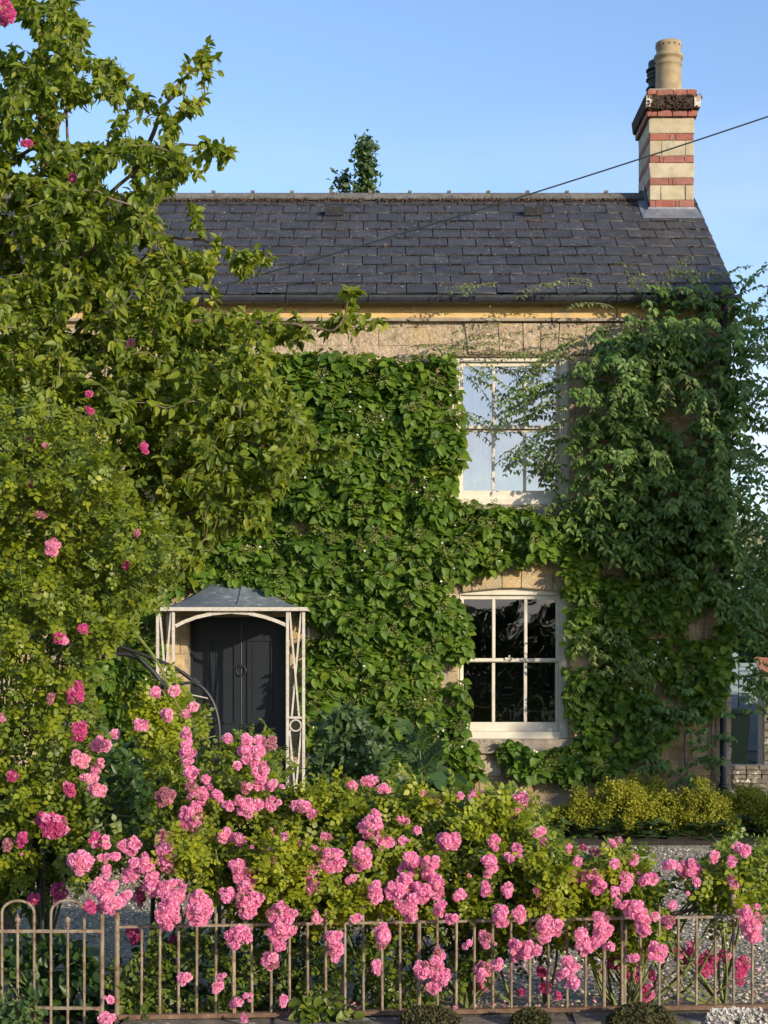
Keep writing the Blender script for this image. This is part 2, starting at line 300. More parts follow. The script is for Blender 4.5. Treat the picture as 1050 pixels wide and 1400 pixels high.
T_ROSE = T_compound(2, .145, .40, .30); T_PIN = T_compound(5, .09, .30, .15); T_Q = T_quad(); T_WIDE = T_leaf(.52, .1, .06, .1)
T_FIVE = T_compound(2, .15, .46, .20)

def nrm(a): return a/np.maximum(np.linalg.norm(a, axis=1, keepdims=True), 1e-9)
def frames(D, Nn):
    D = nrm(D); Nn = nrm(Nn-D*(Nn*D).sum(1, keepdims=True)); X = np.cross(D, Nn)
    return np.stack([X, D, Nn], 2)            # columns
def cloud_mesh(name, pos, D, Nn, size, T, mat, smooth=False):
    tv, tf = T; n = len(pos); k = len(tv); Rm = frames(D, Nn)
    V = np.einsum('nij,kj->nki', Rm, tv)*size[:,None,None]+pos[:,None,:]
    Fc = (tf[None]+(np.arange(n)*k)[:,None,None]).reshape(-1)
    me = bpy.data.meshes.new(name); nf = len(Fc)//3
    me.vertices.add(n*k); me.vertices.foreach_set('co', V.astype(np.float32).ravel())
    me.loops.add(nf*3); me.loops.foreach_set('vertex_index', Fc.astype(np.int32))
    me.polygons.add(nf); me.polygons.foreach_set('loop_start', np.arange(0, nf*3, 3, dtype=np.int32))
    me.update(calc_edges=True); me.validate()
    if smooth: me.shade_smooth()
    me.materials.append(mat); return me
class Leaves:
    def __init__(s): s.p=[]; s.d=[]; s.n=[]; s.s=[]
    def add(s, p, d, n, sz): s.p.append(np.asarray(p, float)); s.d.append(np.asarray(d, float)); s.n.append(np.asarray(n, float)); s.s.append(float(sz))
    def addm(s, p, d, n, sz): s.p.extend(p); s.d.extend(d); s.n.extend(n); s.s.extend(sz)
    def build(s, name, T, mat, parent, single=0, piece='leaf', kind='stuff'):
        """single = how many of the foremost leaves become objects of their own"""
        if not s.p: return
        p = np.array(s.p); d = np.array(s.d); n = np.array(s.n); z = np.array(s.s)
        bad = (np.linalg.norm(d, axis=1) < 1e-6); d[bad] = (0,-1,0)
        idx = np.arange(len(p))
        if single:
            px = 525+p[:,0]/p[:,1]*F; py = HY-(p[:,2]-CZ)/p[:,1]*F
            sc = z/p[:,1]+(p[:,1].max()-p[:,1])*.02*z.mean(); inside = (px>5)&(px<1045)&(py>5)&(py<1395)
            sc = np.where(inside, sc, -1); o = np.argsort(-sc); one = o[:min(single, len(p))]; idx = o[len(one):]
            me = mesh(piece, T[0], T[1].tolist(), mat); Rm = frames(d[one], n[one])
            for i, q in enumerate(one):
                m = Matrix.Identity(4)
                for a in range(3):
                    for b in range(3): m[a][b] = Rm[i][a][b]*z[q]
                    m[a][3] = p[q][a]
                ob_ = bpy.data.objects.new(piece, me); link(ob_, parent); ob_.matrix_basis = m
        if len(idx):
            return ob(name, cloud_mesh(name, p[idx], d[idx], n[idx], z[idx], T, mat), parent, kind)
def inpoly(x, y, poly):
    c = False; n = len(poly)
    for i in range(n):
        x1, y1 = poly[i]; x2, y2 = poly[(i+1)%n]
        if (y1 > y) != (y2 > y) and x < (x2-x1)*(y-y1)/(y2-y1)+x1: c = not c
    return c
def samp(poly, n):
    xs = [p[0] for p in poly]; ys = [p[1] for p in poly]; o = []
    while len(o) < n:
        x = random.uniform(min(xs), max(xs)); y = random.uniform(min(ys), max(ys))
        if inpoly(x, y, poly): o.append((x, y))
    return o
def nz(x, y, z=0, s=1.0): return mn.noise(Vector((x*s, y*s, z*s)))
def rv(s=1.0): return Vector((random.gauss(0, s), random.gauss(0, s), random.gauss(0, s)))

# ------------------------------------------------------------------ ground, road
def sheet(name, x0, x1, y0, y1, z, mat, nx=1, ny=1):
    vs = [(x0+(x1-x0)*i/nx, y0+(y1-y0)*j/ny, z) for j in range(ny+1) for i in range(nx+1)]
    fs = [(j*(nx+1)+i, j*(nx+1)+i+1, (j+1)*(nx+1)+i+1, (j+1)*(nx+1)+i) for j in range(ny) for i in range(nx)]
    return ob(name, mesh(name, vs, fs, mat), None, 'structure')
M_field = surf('field_grass', [(.3,(.04,.07,.02)),(.7,(.09,.12,.035))], 3, 8, 1, .5, 40)
sheet('ground', -900, 900, -900, 900, -.30, M_field)
sheet('road', -60, 60, -4.5, 4.6, -.27, M_asph)
m = MB(); m.box(-60, 60, 4.6, 4.75, -.29, -.14); m.build('kerb', M_kerb, None, 'structure', bevel=.01)
m = MB(); m.box(-60, 60, 4.75, 6.9, -.29, -.146); m.build('pavement', M_kerb, None, 'structure')
m = MB(); m.box(-14, 9.5, 7.02, 24.0, -.295, 0); m.build('gravel_drive', M_gravel, None, 'structure')
m = MB(); m.box(-14, 30, 24.0, 60, -.295, .01); m.build('lawn', M_field, None, 'structure')
m = MB(); m.box(-4.5, 4.4, 14.1, 16.0, .004, .03); m.build('flower_bed', M_soil, None, 'structure')
m = MB(); m.box(-14, -.35, 7.04, 7.62, .004, .025); m.box(-.35, .3, 7.04, 7.35, .004, .03); m.build('border_soil', M_soil, None, 'structure')
# loose pebbles lying on the gravel
n = 26000; pos = np.stack([RNG.uniform(-3.2, 3.9, n), 7.1+RNG.random(n)**1.35*6.8, np.full(n, .004)], 1)
octv = np.array([(-.5,0,0),(0,-.4,0),(.5,0,0),(0,.4,0),(0,0,.42),(0,0,-.3)], float); octf = np.array([(0,1,4),(1,2,4),(2,3,4),(3,0,4)])
D = RNG.normal(size=(n,3))*[1,1,.25]; Nn = np.array([0,0,1.])+RNG.normal(size=(n,3))*.35
o = ob('gravel_stones', cloud_mesh('gravel_stones', pos, D, Nn, RNG.uniform(.010,.032,n), (octv, octf), M_gravelp), None, 'stuff')
tag(o, 'loose pale gravel pebbles spread over the drive between fence and house', 'gravel')

# ------------------------------------------------------------------ the cottage
WY = 16.0; XL, XR = -4.7, 3.62; ZT = PZ(437)
house = thing('stone_cottage', (-.5, 18, 0), 'golden stone cottage with slate roof and creeper clad front', 'house')
W2 = dict(x0=PX(618), x1=PX(779), z0=PZ(690), z1=PZ(487)); W1 = dict(x0=PX(626), x1=PX(778), z0=PZ(1010), z1=PZ(803))
DR = dict(x0=PX(257), x1=PX(395), z0=0, z1=PZ(843))
holes = [W1, W2, DR]
# shell: pieces round the openings, back and gables
m = MB(); ys, ye = WY+.006, WY+.40
xs = sorted([XL+.02, DR['x0'], DR['x1'], W2['x0'], W1['x0'], W1['x1'], W2['x1'], XR-.02])
for a, b in zip(xs[:-1], xs[1:]):
    if b-a < .002: continue
    mid = (a+b)/2; hs = sorted([(h['z0'], h['z1']) for h in holes if h['x0'] < mid < h['x1']]); z = 0
    for h0, h1 in hs:
        if h0 > z: m.box(a, b, ys, ye, z, h0)
        z = h1
    m.box(a, b, ys, ye, z, 5.46)
m.box(XL+.02, XR-.02, 19.7, 20, 0, 5.46); m.box(XL+.02, XL+.3, ye, 19.7, 0, 5.46); m.box(XR-.3, XR-.02, ye, 19.7, 0, 5.46)
m.box(XL+.3, XR-.3, ye, 19.7, 2.55, 2.75); m.box(XL+.3, XR-.3, ye, 19.7, -.1, .02); m.box(XL+.3, XR-.3, ye, 19.7, 5.3, 5.44)
for x in (XL+.02, XR-.3):
    m.add([(x,WY+.03,5.46),(x+.28,WY+.03,5.46),(x+.28,20,5.46),(x,20,5.46),(x,18,6.98),(x+.28,18,6.98)], [(0,1,5,4),(2,3,4,5),(0,4,3),(1,2,5),(0,3,2,1)])
wall = m.build('wall', M_mortar, house)
stone_meshes = []
def jitbox(seed):
    bm = bmesh.new(); bmesh.ops.create_cube(bm, size=1)
    r = random.Random(seed)
    for v in bm.verts: v.co += Vector([r.uniform(-.025,.025), r.uniform(-.05,.05), r.uniform(-.035,.035)])
    bmesh.ops.bevel(bm, geom=list(bm.edges), offset=.035, segments=1, affect='EDGES')
    me = bpy.data.meshes.new('stone'); bm.to_mesh(me); bm.free(); return me
JB = [jitbox(i) for i in range(5)]
def jbm(mat):
    o = []
    for me in JB:
        c = me.copy(); c.materials.append(mat); o.append(c)
    return o
def block(meshes, name, parent, x0, x1, y0, y1, z0, z1, gap=.008, rot=0):
    o = bpy.data.objects.new(name, random.choice(meshes)); link(o, parent)
    o.matrix_basis = Matrix.Translation(((x0+x1)/2, (y0+y1)/2, (z0+z1)/2)) @ Matrix.Rotation(rot, 4, 'Y') @ Matrix.Diagonal((x1-x0-gap, y1-y0, z1-z0-gap, 1))
    return o
JS, JR, JA, JSL, JBR, JPL, JCO = jbm(M_stone), jbm(M_rough), jbm(M_ashlar), jbm(M_sill), jbm(M_brick), jbm(M_pale), jbm(M_coping)
# openings that the field stones leave free (with lintels, sills, quoins)
cuts = [(W1['x0'], W1['x1'], W1['z0'], W1['z1']), (W2['x0'], W2['x1'], W2['z0'], W2['z1']), (DR['x0'], DR['x1'], 0, DR['z1']),
        (PX(612), PX(795), PZ(706), PZ(690)), (PX(616), PX(795), PZ(1031), PZ(1010)),
        (PX(632), PX(795), PZ(809), PZ(764)), (PX(640), PX(850), PZ(487), PZ(441)), (PX(240), PX(412), PZ(843), PZ(822))]
def subtract(r, cs):
    out = [r]
    for c in cs:
        nx = []
        for a in out:
            if a[1] <= c[0]+1e-4 or a[0] >= c[1]-1e-4 or a[3] <= c[2]+1e-4 or a[2] >= c[3]-1e-4: nx.append(a); continue
            if a[0] < c[0]: nx.append((a[0], c[0], a[2], a[3]))
            if a[1] > c[1]: nx.append((c[1], a[1], a[2], a[3]))
            l, rr = max(a[0], c[0]), min(a[1], c[1])
            if a[2] < c[2]: nx.append((l, rr, a[2], c[2]))
            if a[3] > c[3]: nx.append((l, rr, c[3], a[3]))
        out = nx
    return [a for a in out if a[1]-a[0] > .03 and a[3]-a[2] > .025]
seen = [(228,700,440,500),(790,1003,440,500),(600,1003,700,760),(632,800,1028,1100),(895,1003,940,1110),(780,1003,1030,1110),(236,262,840,1000),(270,420,690,800),(870,960,780,900)]
z = 0.0; rest = MB(); cnt = 0; row = 0
while z < ZT-.01:
    h = random.choice([.14,.155,.165,.18]) if z < PZ(500) else .19
    z1 = min(z+h, ZT);
    if ZT-z1 < .07: z1 = ZT
    x = XL; first = True
    while x < XR-.01:
        wd = random.uniform(.22, .46)*(1.15 if z > 4.6 else 1)
        if first: wd *= random.uniform(.4, 1); first = False
        x1 = min(x+wd, XR)
        if XR-x1 < .12: x1 = XR
        if x1 == XR and x < XR-.45: x1 = XR-.36 if row % 2 else XR-.24
        for a in subtract((x, x1, z, z1), cuts):
            cx = 525+(a[0]+a[1])/2*131.25; cy = HY-((a[2]+a[3])/2-CZ)*131.25
            yy = WY-random.uniform(.0, .016)
            if cnt < 298 and any(q[0] <= cx <= q[1] and q[2] <= cy <= q[3] for q in seen):
                block(JR if cy < 500 else JS, 'stone', wall, a[0], a[1], yy, WY+.034, a[2], a[3], .003 if cy < 500 else .012); cnt += 1
            else: rest.box(a[0]+.006, a[1]-.006, yy, WY+.034, a[2]+.006, a[3]-.006)
        x = x1
    z = z1; row += 1
rest.build('stonework', M_stone, wall, 'stuff', bevel=.006)
# string course moulding and smooth band below the gutter
x = XL
while x < XR-.02:
    x1 = min(x+random.uniform(.55,.9), XR+.01); block(JA, 'ashlar_block', wall, x, x1, WY-.035, WY+.05, PZ(436), 5.43, .004); x = x1
x = XL
while x < XR-.02:
    x1 = min(x+random.uniform(1.0,1.5), XR+.02); block(JSL, 'string_moulding', wall, x, x1, WY-.075, WY+.03, PZ(441), PZ(436.5), .003); x = x1
# lintels (voussoirs) and sills
xs = [632, 645, 686, 712, 755, 795]
def vous(x0, x1, lean0, lean1, zb, zt, dip0, dip1):
    c = MB(); X0, X1 = PX(x0)+.002, PX(x1)-.002; y0, y1 = WY-.02-random.uniform(0,.008), WY+.05
    q = [(X0,zb-dip0),(X1,zb-dip1),(X1+lean1,zt),(X0+lean0,zt)]
    c.add([(a,y0,b) for a, b in q]+[(a,y1,b) for a, b in q], [(0,1,2,3),(7,6,5,4),(0,4,5,1),(1,5,6,2),(2,6,7,3),(3,7,4,0)])
    c.build('lintel_stone', M_stone if zb < 4 else M_rough, wall, bevel=.006)
arc = lambda x: .055*((x-702)/85)**2
for a, b in zip(xs[:-1], xs[1:]): vous(a, b, (a-702)/85*.03, (b-702)/85*.03, PZ(803.5), PZ(765), arc(a)*1.3, arc(b)*1.3)
xs = [640, 683, 715, 738, 762, 797, 850]
for a, b in zip(xs[:-1], xs[1:]): vous(a, b, (a-725)/85*.045, (b-725)/85*.045, PZ(486.5), PZ(442), -.012, -.012)
for a, b in ((240,290),(290,340),(340,412)): vous(a, b, 0, 0, PZ(842.5), PZ(822), 0, 0)
block(JSL, 'stone_sill', wall, PX(616), PX(795), WY-.07, WY+.10, PZ(1030), PZ(1010.5), 0)
block(JSL, 'stone_sill', wall, PX(612), PX(792), WY-.05, WY+.10, PZ(705), PZ(690.5), 0)

# windows ------------------------------------------------------------
def sash_window(x0, x1, z0, z1, cols, up, lo, glass, label, catch=True):
    """x0..z1 outer frame; cols = pane column edges (px); up, lo = pane rows (px)"""
    f = MB(); fy0, fy1 = WY+.045, WY+.15
    lx, rx = PX(cols[0][0])-.035, PX(cols[-1][1])+.035
    f.box(x0, lx, fy0, fy1, z0, z1); f.box(rx, x1, fy0, fy1, z0, z1); f.box(lx, rx, fy0, fy1, PZ(up[0])+.045, z1); f.box(lx, rx, fy0-.03, fy1, z0, PZ(lo[1])-.095)
    f.box(x0+.03, lx-.01, fy0-.012, fy0, z0+.01, z1-.03); f.box(rx+.02, x1-.02, fy0-.012, fy0, z0+.01, z1-.03)
    win = f.build('window', M_white, house, label=label, bevel=.004)
    zu0, zu1, zl0, zl1 = PZ(up[1]), PZ(up[0]), PZ(lo[1]), PZ(lo[0])
    for nm, za, zb, y, rb, rt in (('upper_sash', zu0, zu1, WY+.085, .035, .045), ('lower_sash', zl0, zl1, WY+.125, .095, .02)):
        s = MB(); s.box(lx, PX(cols[0][0]), y, y+.035, za-rb, zb+rt); s.box(PX(cols[-1][1]), rx, y, y+.035, za-rb, zb+rt)
        s.box(PX(cols[0][0]), PX(cols[-1][1]), y, y+.035, za-rb, za); s.box(PX(cols[0][0]), PX(cols[-1][1]), y, y+.035, zb, zb+rt)
        s.build(nm, M_white, win, bevel=.003)
        for (a, b), (c, d) in zip(cols[:-1], cols[1:]):
            g = MB(); g.box(PX(b), PX(c), y-.002, y+.03, za, zb); g.build('glazing_bar', M_white, win, bevel=.004)
        for a, b in cols:
            g = MB(); tl = random.uniform(-.0012,.0012); g.add([(PX(a),y+.018+tl,za),(PX(b),y+.018-tl,za),(PX(b),y+.018-tl,zb),(PX(a),y+.018+tl,zb)], [(0,1,2,3)]); g.build('pane', glass, win)
    if catch:
        c = MB(); xm = (PX(cols[1][0])+PX(cols[1][1]))/2; zc = PZ(up[1])-.005
        c.box(xm-.05, xm+.03, WY+.066, WY+.084, zc-.012, zc+.012); c.tube([(xm-.01,WY+.072,zc),(xm-.005,WY+.06,zc+.035)], .010); c.build('sash_catch', M_white, win)
    return win
sash_window(W1['x0'], W1['x1'], W1['z0'], W1['z1'], [(634.5,673.5),(678,717.5),(722,761)], (819,900), (906,988), M_glass_lo, 'ground floor sash window with dark panes')
sash_window(W2['x0'], W2['x1'], W2['z0'], W2['z1'], [(634,673.5),(677.5,717),(721,761)], (499,580), (588,669), M_glass_up, 'upstairs sash window with sky reflecting panes')
# arched head filler of the lower window and drawn curtain upstairs
b = MB(); pts = [(PX(x), WY+.19+.03*math.sin(i*2.1), 0) for i, x in enumerate(range(618, 782, 6))]
b.add([(p[0],p[1],PZ(688)) for p in pts]+[(p[0],p[1],PZ(489)) for p in pts], [(i,i+1,len(pts)+i+1,len(pts)+i) for i in range(len(pts)-1)]); b.build('curtain', M_blind, house)
# door ---------------------------------------------------------------
d = MB(); DY = WY+.24; d.box(DR['x0']+.03, DR['x1']-.03, DY, DY+.05, .05, DR['z1']-.04)
door = d.build('front_door', M_door, house, label='charcoal painted front door with tall panels', bevel=.003)
f = MB(); f.box(DR['x0'], DR['x0']+.03, DY-.05, DY+.06, .03, DR['z1']); f.box(DR['x1']-.03, DR['x1'], DY-.05, DY+.06, .03, DR['z1']); f.box(DR['x0']+.03, DR['x1']-.03, DY-.05, DY+.06, DR['z1']-.04, DR['z1'])
f.build('door_frame', M_door, house, bevel=.004)
xc = PX(327)
for a, b_ in ((284,320),(335,371)):
    for za, zb in ((PZ(991),PZ(873)),(PZ(1100),PZ(1010))):
        p = MB(); A, B = PX(a), PX(b_); y = DY-.020
        for (q0,q1,r0,r1) in ((A,B,za,za+.024),(A,B,zb-.024,zb),(A,A+.024,za+.024,zb-.024),(B-.024,B,za+.024,zb-.024)): p.box(q0,q1,y,DY-.001,r0,r1)
        p.box(A+.055, B-.055, DY-.008, DY-.001, za+.055, zb-.055); p.build('door_panel', M_door, door, bevel=.003)
p = MB(); p.tube([(xc, DY+.001, .06),(xc, DY+.001, DR['z1']-.05)], .0075, 8); p.build('door_bead', M_door, door)
p = MB(); zk = PZ(917); p.tube([(xc+.052*math.sin(t*math.pi/10), DY-.03, zk+.052*math.cos(t*math.pi/10)) for t in range(21)], .0075, 8, False); p.build('ring_knocker', M_iron, door, smooth=True)
p = MB(); p.tube([(xc,DY-.005,zk+.055),(xc,DY-.035,zk+.055)], .016, 10); p.build('knocker_boss', M_iron, door)
st = bx('doorstep', M_sill, house, DR['x0']-.05, DR['x1']+.05, WY-.30, WY+.20, .0, .07, .01)
bx('threshold', M_sill, house, DR['x0'], DR['x1'], WY+.205, WY+.34, .0, .05, .004)

# roof ---------------------------------------------------------------
E = Vector((0, 15.84, PZ(401, 15.84))); RG = Vector((0, 18.0, PZ(270, 18.0))); sv = (RG-E); SLn = sv.length; sdn = sv.normalized(); nn = Vector((0, -sdn.z, sdn.y))
m = MB(); a = E-nn*.03; b = RG-nn*.03
m.add([(XL-.02,a.y,a.z),(XR+.01,a.y,a.z),(XR+.01,b.y,b.z),(XL-.02,b.y,b.z),(XL-.02,a.y,a.z-.03),(XR+.01,a.y,a.z-.03),(XR+.01,b.y,b.z-.05),(XL-.02,b.y,b.z-.05),(XL-.02,20.28,a.z),(XR+.01,20.28,a.z),(XL-.02,20.28,a.z-.03),(XR+.01,20.28,a.z-.03)],
      [(0,1,2,3),(4,7,6,5),(0,4,5,1),(3,2,9,8),(7,10,11,6),(8,9,11,10)])
roof = m.build('roof', M_slate, house)
ang = math.atan2(sdn.z, sdn.y)
def slatemesh(sd_):
    bm = bmesh.new(); bmesh.ops.create_cube(bm, size=1); r = random.Random(sd_)
    for v in bm.verts:
        if v.co.y < 0: v.co.y += r.uniform(-.02,.02); v.co.z += r.uniform(-.1,.1)
    me = bpy.data.meshes.new('slate'); bm.to_mesh(me); bm.free(); me.materials.append(M_slate); return me
SLM = [slatemesh(i) for i in range(6)]
rows = 11; ex = SLn/rows; sw = (XR-XL+.04)/27
CHX0, CHX1, CHY0, CHY1 = 3.043, 3.554, 17.6, 18.4
for r_ in range(rows):
    off = -sw/2 if r_ % 2 else 0
    for k in range(28):
        x0 = XL-.02+off+k*sw; x1 = x0+sw; x0 = max(x0, XL-.02); x1 = min(x1, XR+.02)
        if x1-x0 < .05: continue
        ln_ = ex*1.25 if r_ < rows-1 else ex
        c = E+sdn*(ex*r_+ln_/2-.012)+nn*(.0+random.uniform(0,.003))
        M4 = Matrix.Translation((( x0+x1)/2, c.y, c.z)) @ Matrix.Rotation(ang-R(3.3)+R(random.uniform(-.5,.5)), 4, 'X') @ Matrix.Rotation(R(random.uniform(-.35,.35)), 4, 'Z') @ Matrix.Diagonal((x1-x0-.010, ln_+random.uniform(-.006,.01), .016, 1))
        o = bpy.data.objects.new('slate', random.choice(SLM)); link(o, roof); o.matrix_basis = M4
# ridge tiles + collars
x = XL-.03
while x < CHX0-.02:
    x1 = min(x+.46, CHX0-.005); c = MB(); pz = RG.z+.035
    prof = [(-.13,-.075),(-.06,-.01),(0,.02),(.06,-.01),(.13,-.075),(.12,-.095),(0,-.01),(-.12,-.095)]
    c.add([(x+.003,RG.y+p,pz+q) for p, q in prof]+[(x1-.003,RG.y+p,pz+q) for p, q in prof], [(i,(i+1)%8,8+(i+1)%8,8+i) for i in range(8)]+[tuple(range(7,-1,-1)), tuple(range(8,16))])
    c.box(x1-.05, x1-.006, RG.y-.03, RG.y+.03, pz+.012, pz+.04)
    c.build('ridge_tile', M_ridge, roof); x = x1
L0 = Leaves(); L1 = Leaves()
for i in range(9000):
    x = random.uniform(XL, CHX0-.05); t = abs(random.gauss(0,.04)); de = nz(x,0,0,3.0)+nz(x,3,0,9)*.6
    if de < -.38: continue
    p = RG-sdn*(.10+t)+nn*(.012+random.uniform(0,.03)*max(0,1-t*9)); L0.add((x,p.y,p.z), rv(), rv()+nn*1.5, random.uniform(.010,.022))
for i in range(9000):       # moss tufts along the lower edges of the slates
    r_ = random.randint(1, rows-1); x = random.uniform(XL, XR); 
    if nz(x, r_*.7, 0, 5) < .0: continue
    p = E+sdn*(ex*r_-.012-random.uniform(0,.02))+nn*.012; L1.add((x,p.y,p.z), rv(), rv()+nn, random.uniform(.008,.02))
L0.build('ridge_moss', T_Q, M_moss, roof); L1.build('slate_moss', T_Q, M_moss, roof)
for px_ in (458, 729):      # slate ventilators
    c = E+sdn*(SLn*.765); X = PX(px_, 17.55); v = MB()
    q0 = c+nn*.01; q1 = c+sdn*.10+nn*.012
    q0 = q0+nn*.02; q1 = q1+nn*.03; a0 = q0+nn*.10; v.add([(X-.11,q0.y,q0.z),(X+.11,q0.y,q0.z),(X+.11,q1.y,q1.z),(X-.11,q1.y,q1.z),(X-.11,a0.y,a0.z),(X+.11,a0.y,a0.z),(X+.11,q1.y,q1.z+.012),(X-.11,q1.y,q1.z+.012)], [(0,1,5,4),(4,5,6,7),(1,2,6,5),(0,4,7,3)])
    v.build('roof_vent', M_slate, roof)
# gutter, brackets, downpipe
g = MB(); gy, gz = 15.80, PZ(404, 15.80)-.005; n = 9
for s0, s1 in ((XL-.05, -1.35), (-1.34, 1.2), (1.21, XR+.05)):
    g = MB(); prof = [(.062*math.cos(math.pi+math.pi*k/n), .075*math.sin(math.pi+math.pi*k/n)) for k in range(n+1)]; prof += [(a*.9, b*.9) for a, b in prof[::-1]]
    q = len(prof); g.add([(s0,gy+a,gz+b) for a, b in prof]+[(s1,gy+a,gz+b) for a, b in prof], [(i,(i+1)%q,q+(i+1)%q,q+i) for i in range(q)])
    g.build('gutter', M_gutter, house)
for X in np.arange(XL+.3, XR, .85):
    g = MB(); g.tube([(X,gy-.068,gz+.004)]+[(X,gy+.068*math.cos(math.pi+math.pi*k/8),gz+.081*math.sin(math.pi+math.pi*k/8)) for k in range(9)]+[(X,WY-.04,gz+.02)], .008, 5); g.build('gutter_bracket', M_gutter, house)
m = MB(); m.box(XL, XR, gy+.07, WY-.036, 5.425, 5.45); m.build('soffit', M_gutter, house)
dx = PX(986); g = MB(); g.tube([(dx,gy,gz-.06),(dx,gy+.03,gz-.16),(dx,WY-.11,gz-.34),(dx,WY-.10,gz-.5),(dx,WY-.10,.12),(dx,WY-.16,.05)], .036, 12)
for zz in (.35, 1.4, 2.6, 3.9): g.tube([(dx,WY-.10,zz),(dx,WY-.10,zz+.06)], .043, 12)
pipe = g.build('drainpipe', M_iron, house, smooth=True)

# chimney -------------------------------------------------------------
def CZp(py): return PZ(py, CHY0)
m = MB(); m.box(CHX0+.012, CHX1-.012, CHY0+.012, CHY1-.012, 6.2, CZp(125)); ch = m.build('chimney', M_mortar, house)
courses = [(274,283,'b',[.12,.58,.66,1]),(253.6,273,'s',[.24,.8,1]),(243.6,252.5,'b',[.42,.52,1]),(223,242.5,'s',[1]),(213.6,222,'b',[.22,.31,.78,1]),(192.5,212.5,'s',[.26,.8,1]),(183,191.5,'b',[.45,.57,1]),(162,182,'s',[1])]
def course(zb, zt, kind, fr, e=0.0):
    a = 0
    for q in fr:
        block(JBR if kind == 'b' else JPL, 'brick' if kind == 'b' else 'stone', ch, CHX0-e+(CHX1-CHX0+2*e)*a, CHX0-e+(CHX1-CHX0+2*e)*q, CHY0-e, CHY0+.1, zb, zt, .008); a = q
    for ya, yb in ((CHY0+.1, CHY0+.45), (CHY0+.45, CHY1+e)):
        for xa, xb in ((CHX0-e, CHX0+.1), (CHX1-.1, CHX1+e)):
            block(JBR if kind == 'b' else JPL, 'brick' if kind == 'b' else 'stone', ch, xa, xb, ya+.004, yb-.004, zb, zt, .008)
for b0, b1, k, fr in courses: course(CZp(b1+.6), CZp(b0-.6), k, fr)
course(CZp(160.5), CZp(151.5), 'b', [.2,.5,.8,1], .035)
course(CZp(132), CZp(123.5), 'b', [.18,.52,.8,1], .028)
m = MB(); e1, e2 = .055, .07
m.add([(CHX0-e1,CHY0-e1,CZp(151)),(CHX1+e1,CHY0-e1,CZp(151)),(CHX1+e1,CHY1+e1,CZp(151)),(CHX0-e1,CHY1+e1,CZp(151)),(CHX0-e2,CHY0-e2,CZp(133)),(CHX1+e2,CHY0-e2,CZp(133)),(CHX1+e2,CHY1+e2,CZp(133)),(CHX0-e2,CHY1+e2,CZp(133))],[(0,3,2,1),(4,5,6,7),(0,1,5,4),(1,2,6,5),(2,3,7,6),(3,0,4,7)])
m.build('cap_stone', M_capst, ch, bevel=.01)
Lc0 = Leaves()
for _ in range(1500):
    x_ = random.uniform(CHX0-.06, CHX1+.06); z_ = random.uniform(CZp(151), CZp(133))
    if nz(x_*9, z_*9) > -.1: Lc0.add((x_, CHY0-.065-random.uniform(0,.015), z_), rv(), Vector((0,-1,.3))+rv(.4), random.uniform(.012,.026))
Lc0.build('cap_moss', T_Q, M_moss, ch)
for X in (CHX0-.055, CHX1-.015): block(jbm(M_lich), 'corner_stone', ch, X, X+.075, CHY0-.082, CHY0-.04, CZp(149.5), CZp(134), .002)
m = MB(); m.box(CHX0-.01, CHX1+.01, CHY0-.01, CHY1+.01, CZp(123.5), CZp(121.5)); m.build('mortar_flaunching', M_lich, ch, bevel=.008)
def pot(cx, cy, r, z0, sc, mat, label=None):
    p = MB(); pr = [(r*1.12,z0),(r*1.02,z0+.05*sc),(r,z0+.10*sc),(r*.97,z0+.30*sc),(r*.97,z0+.345*sc),(r*1.05,z0+.355*sc),(r*1.05,z0+.37*sc),(r*.97,z0+.38*sc),(r*.97,z0+.425*sc),(r*1.10,z0+.435*sc),(r*1.14,z0+.455*sc),(r*1.10,z0+.475*sc),(r*.93,z0+.49*sc),(r*.90,z0+.52*sc),(r*.97,z0+.56*sc),(r*1.0,z0+.60*sc),(r*.98,z0+.625*sc),(r*.88,z0+.62*sc),(r*.82,z0+.4*sc)]
    p.lathe(pr, cx, cy, 36); o = p.build('chimney_pot', mat, ch, smooth=True, label=label)
    return o
pz = CZp(122); pot(3.30, 17.82, .150, pz, .98, M_pot, 'buff clay pot with collar and small holes round the rim')
h = MB()
for k in range(14):
    a = 2*math.pi*k/14+.1; cx, cy = 3.30+.1465*math.cos(a), 17.82+.1465*math.sin(a); d_ = Vector((math.cos(a), math.sin(a), 0))
    h.tube([Vector((cx,cy,pz+.565))-d_*.004, Vector((cx,cy,pz+.565))+d_*.0035], .011, 8)
h.build('vent_hole', M_capst, ch)
pot(3.26, 18.22, .125, pz, .88, M_potd, 'dark louvred pot behind the buff one')
h = MB()
for k in range(4): h.lathe([(.11,pz+.12+k*.11),(.152,pz+.11+k*.11),(.15,pz+.125+k*.11),(.11,pz+.17+k*.11)], 3.26, 18.22, 20)
h.build('louvre', M_potd, ch)
fl = MB(); q = E+sdn*(SLn*.80); 
def rz(y): return E.z+(y-E.y)*sdn.z/sdn.y
fl.add([(CHX0-.10,CHY0-.16,rz(CHY0-.16)+.022),(CHX1+.07,CHY0-.16,rz(CHY0-.16)+.022),(CHX1+.03,CHY0-.012,rz(CHY0)+.05),(CHX0-.02,CHY0-.012,rz(CHY0)+.05),(CHX1+.012,CHY0-.012,CZp(283.5)),(CHX0-.012,CHY0-.012,CZp(283.5)),
        (CHX0-.10,RG.y,RG.z+.03),(CHX0-.012,RG.y,RG.z+.03),(CHX0-.012,RG.y,RG.z+.16),(CHX0-.10,CHY0-.0,rz(CHY0)+.022),(CHX0-.012,CHY0,rz(CHY0)+.022)],
       [(0,1,2,3),(3,2,4,5),(0,3,10,9),(9,10,7,6),(10,5,8,7)])
fl.build('lead_flashing', M_lead, ch)

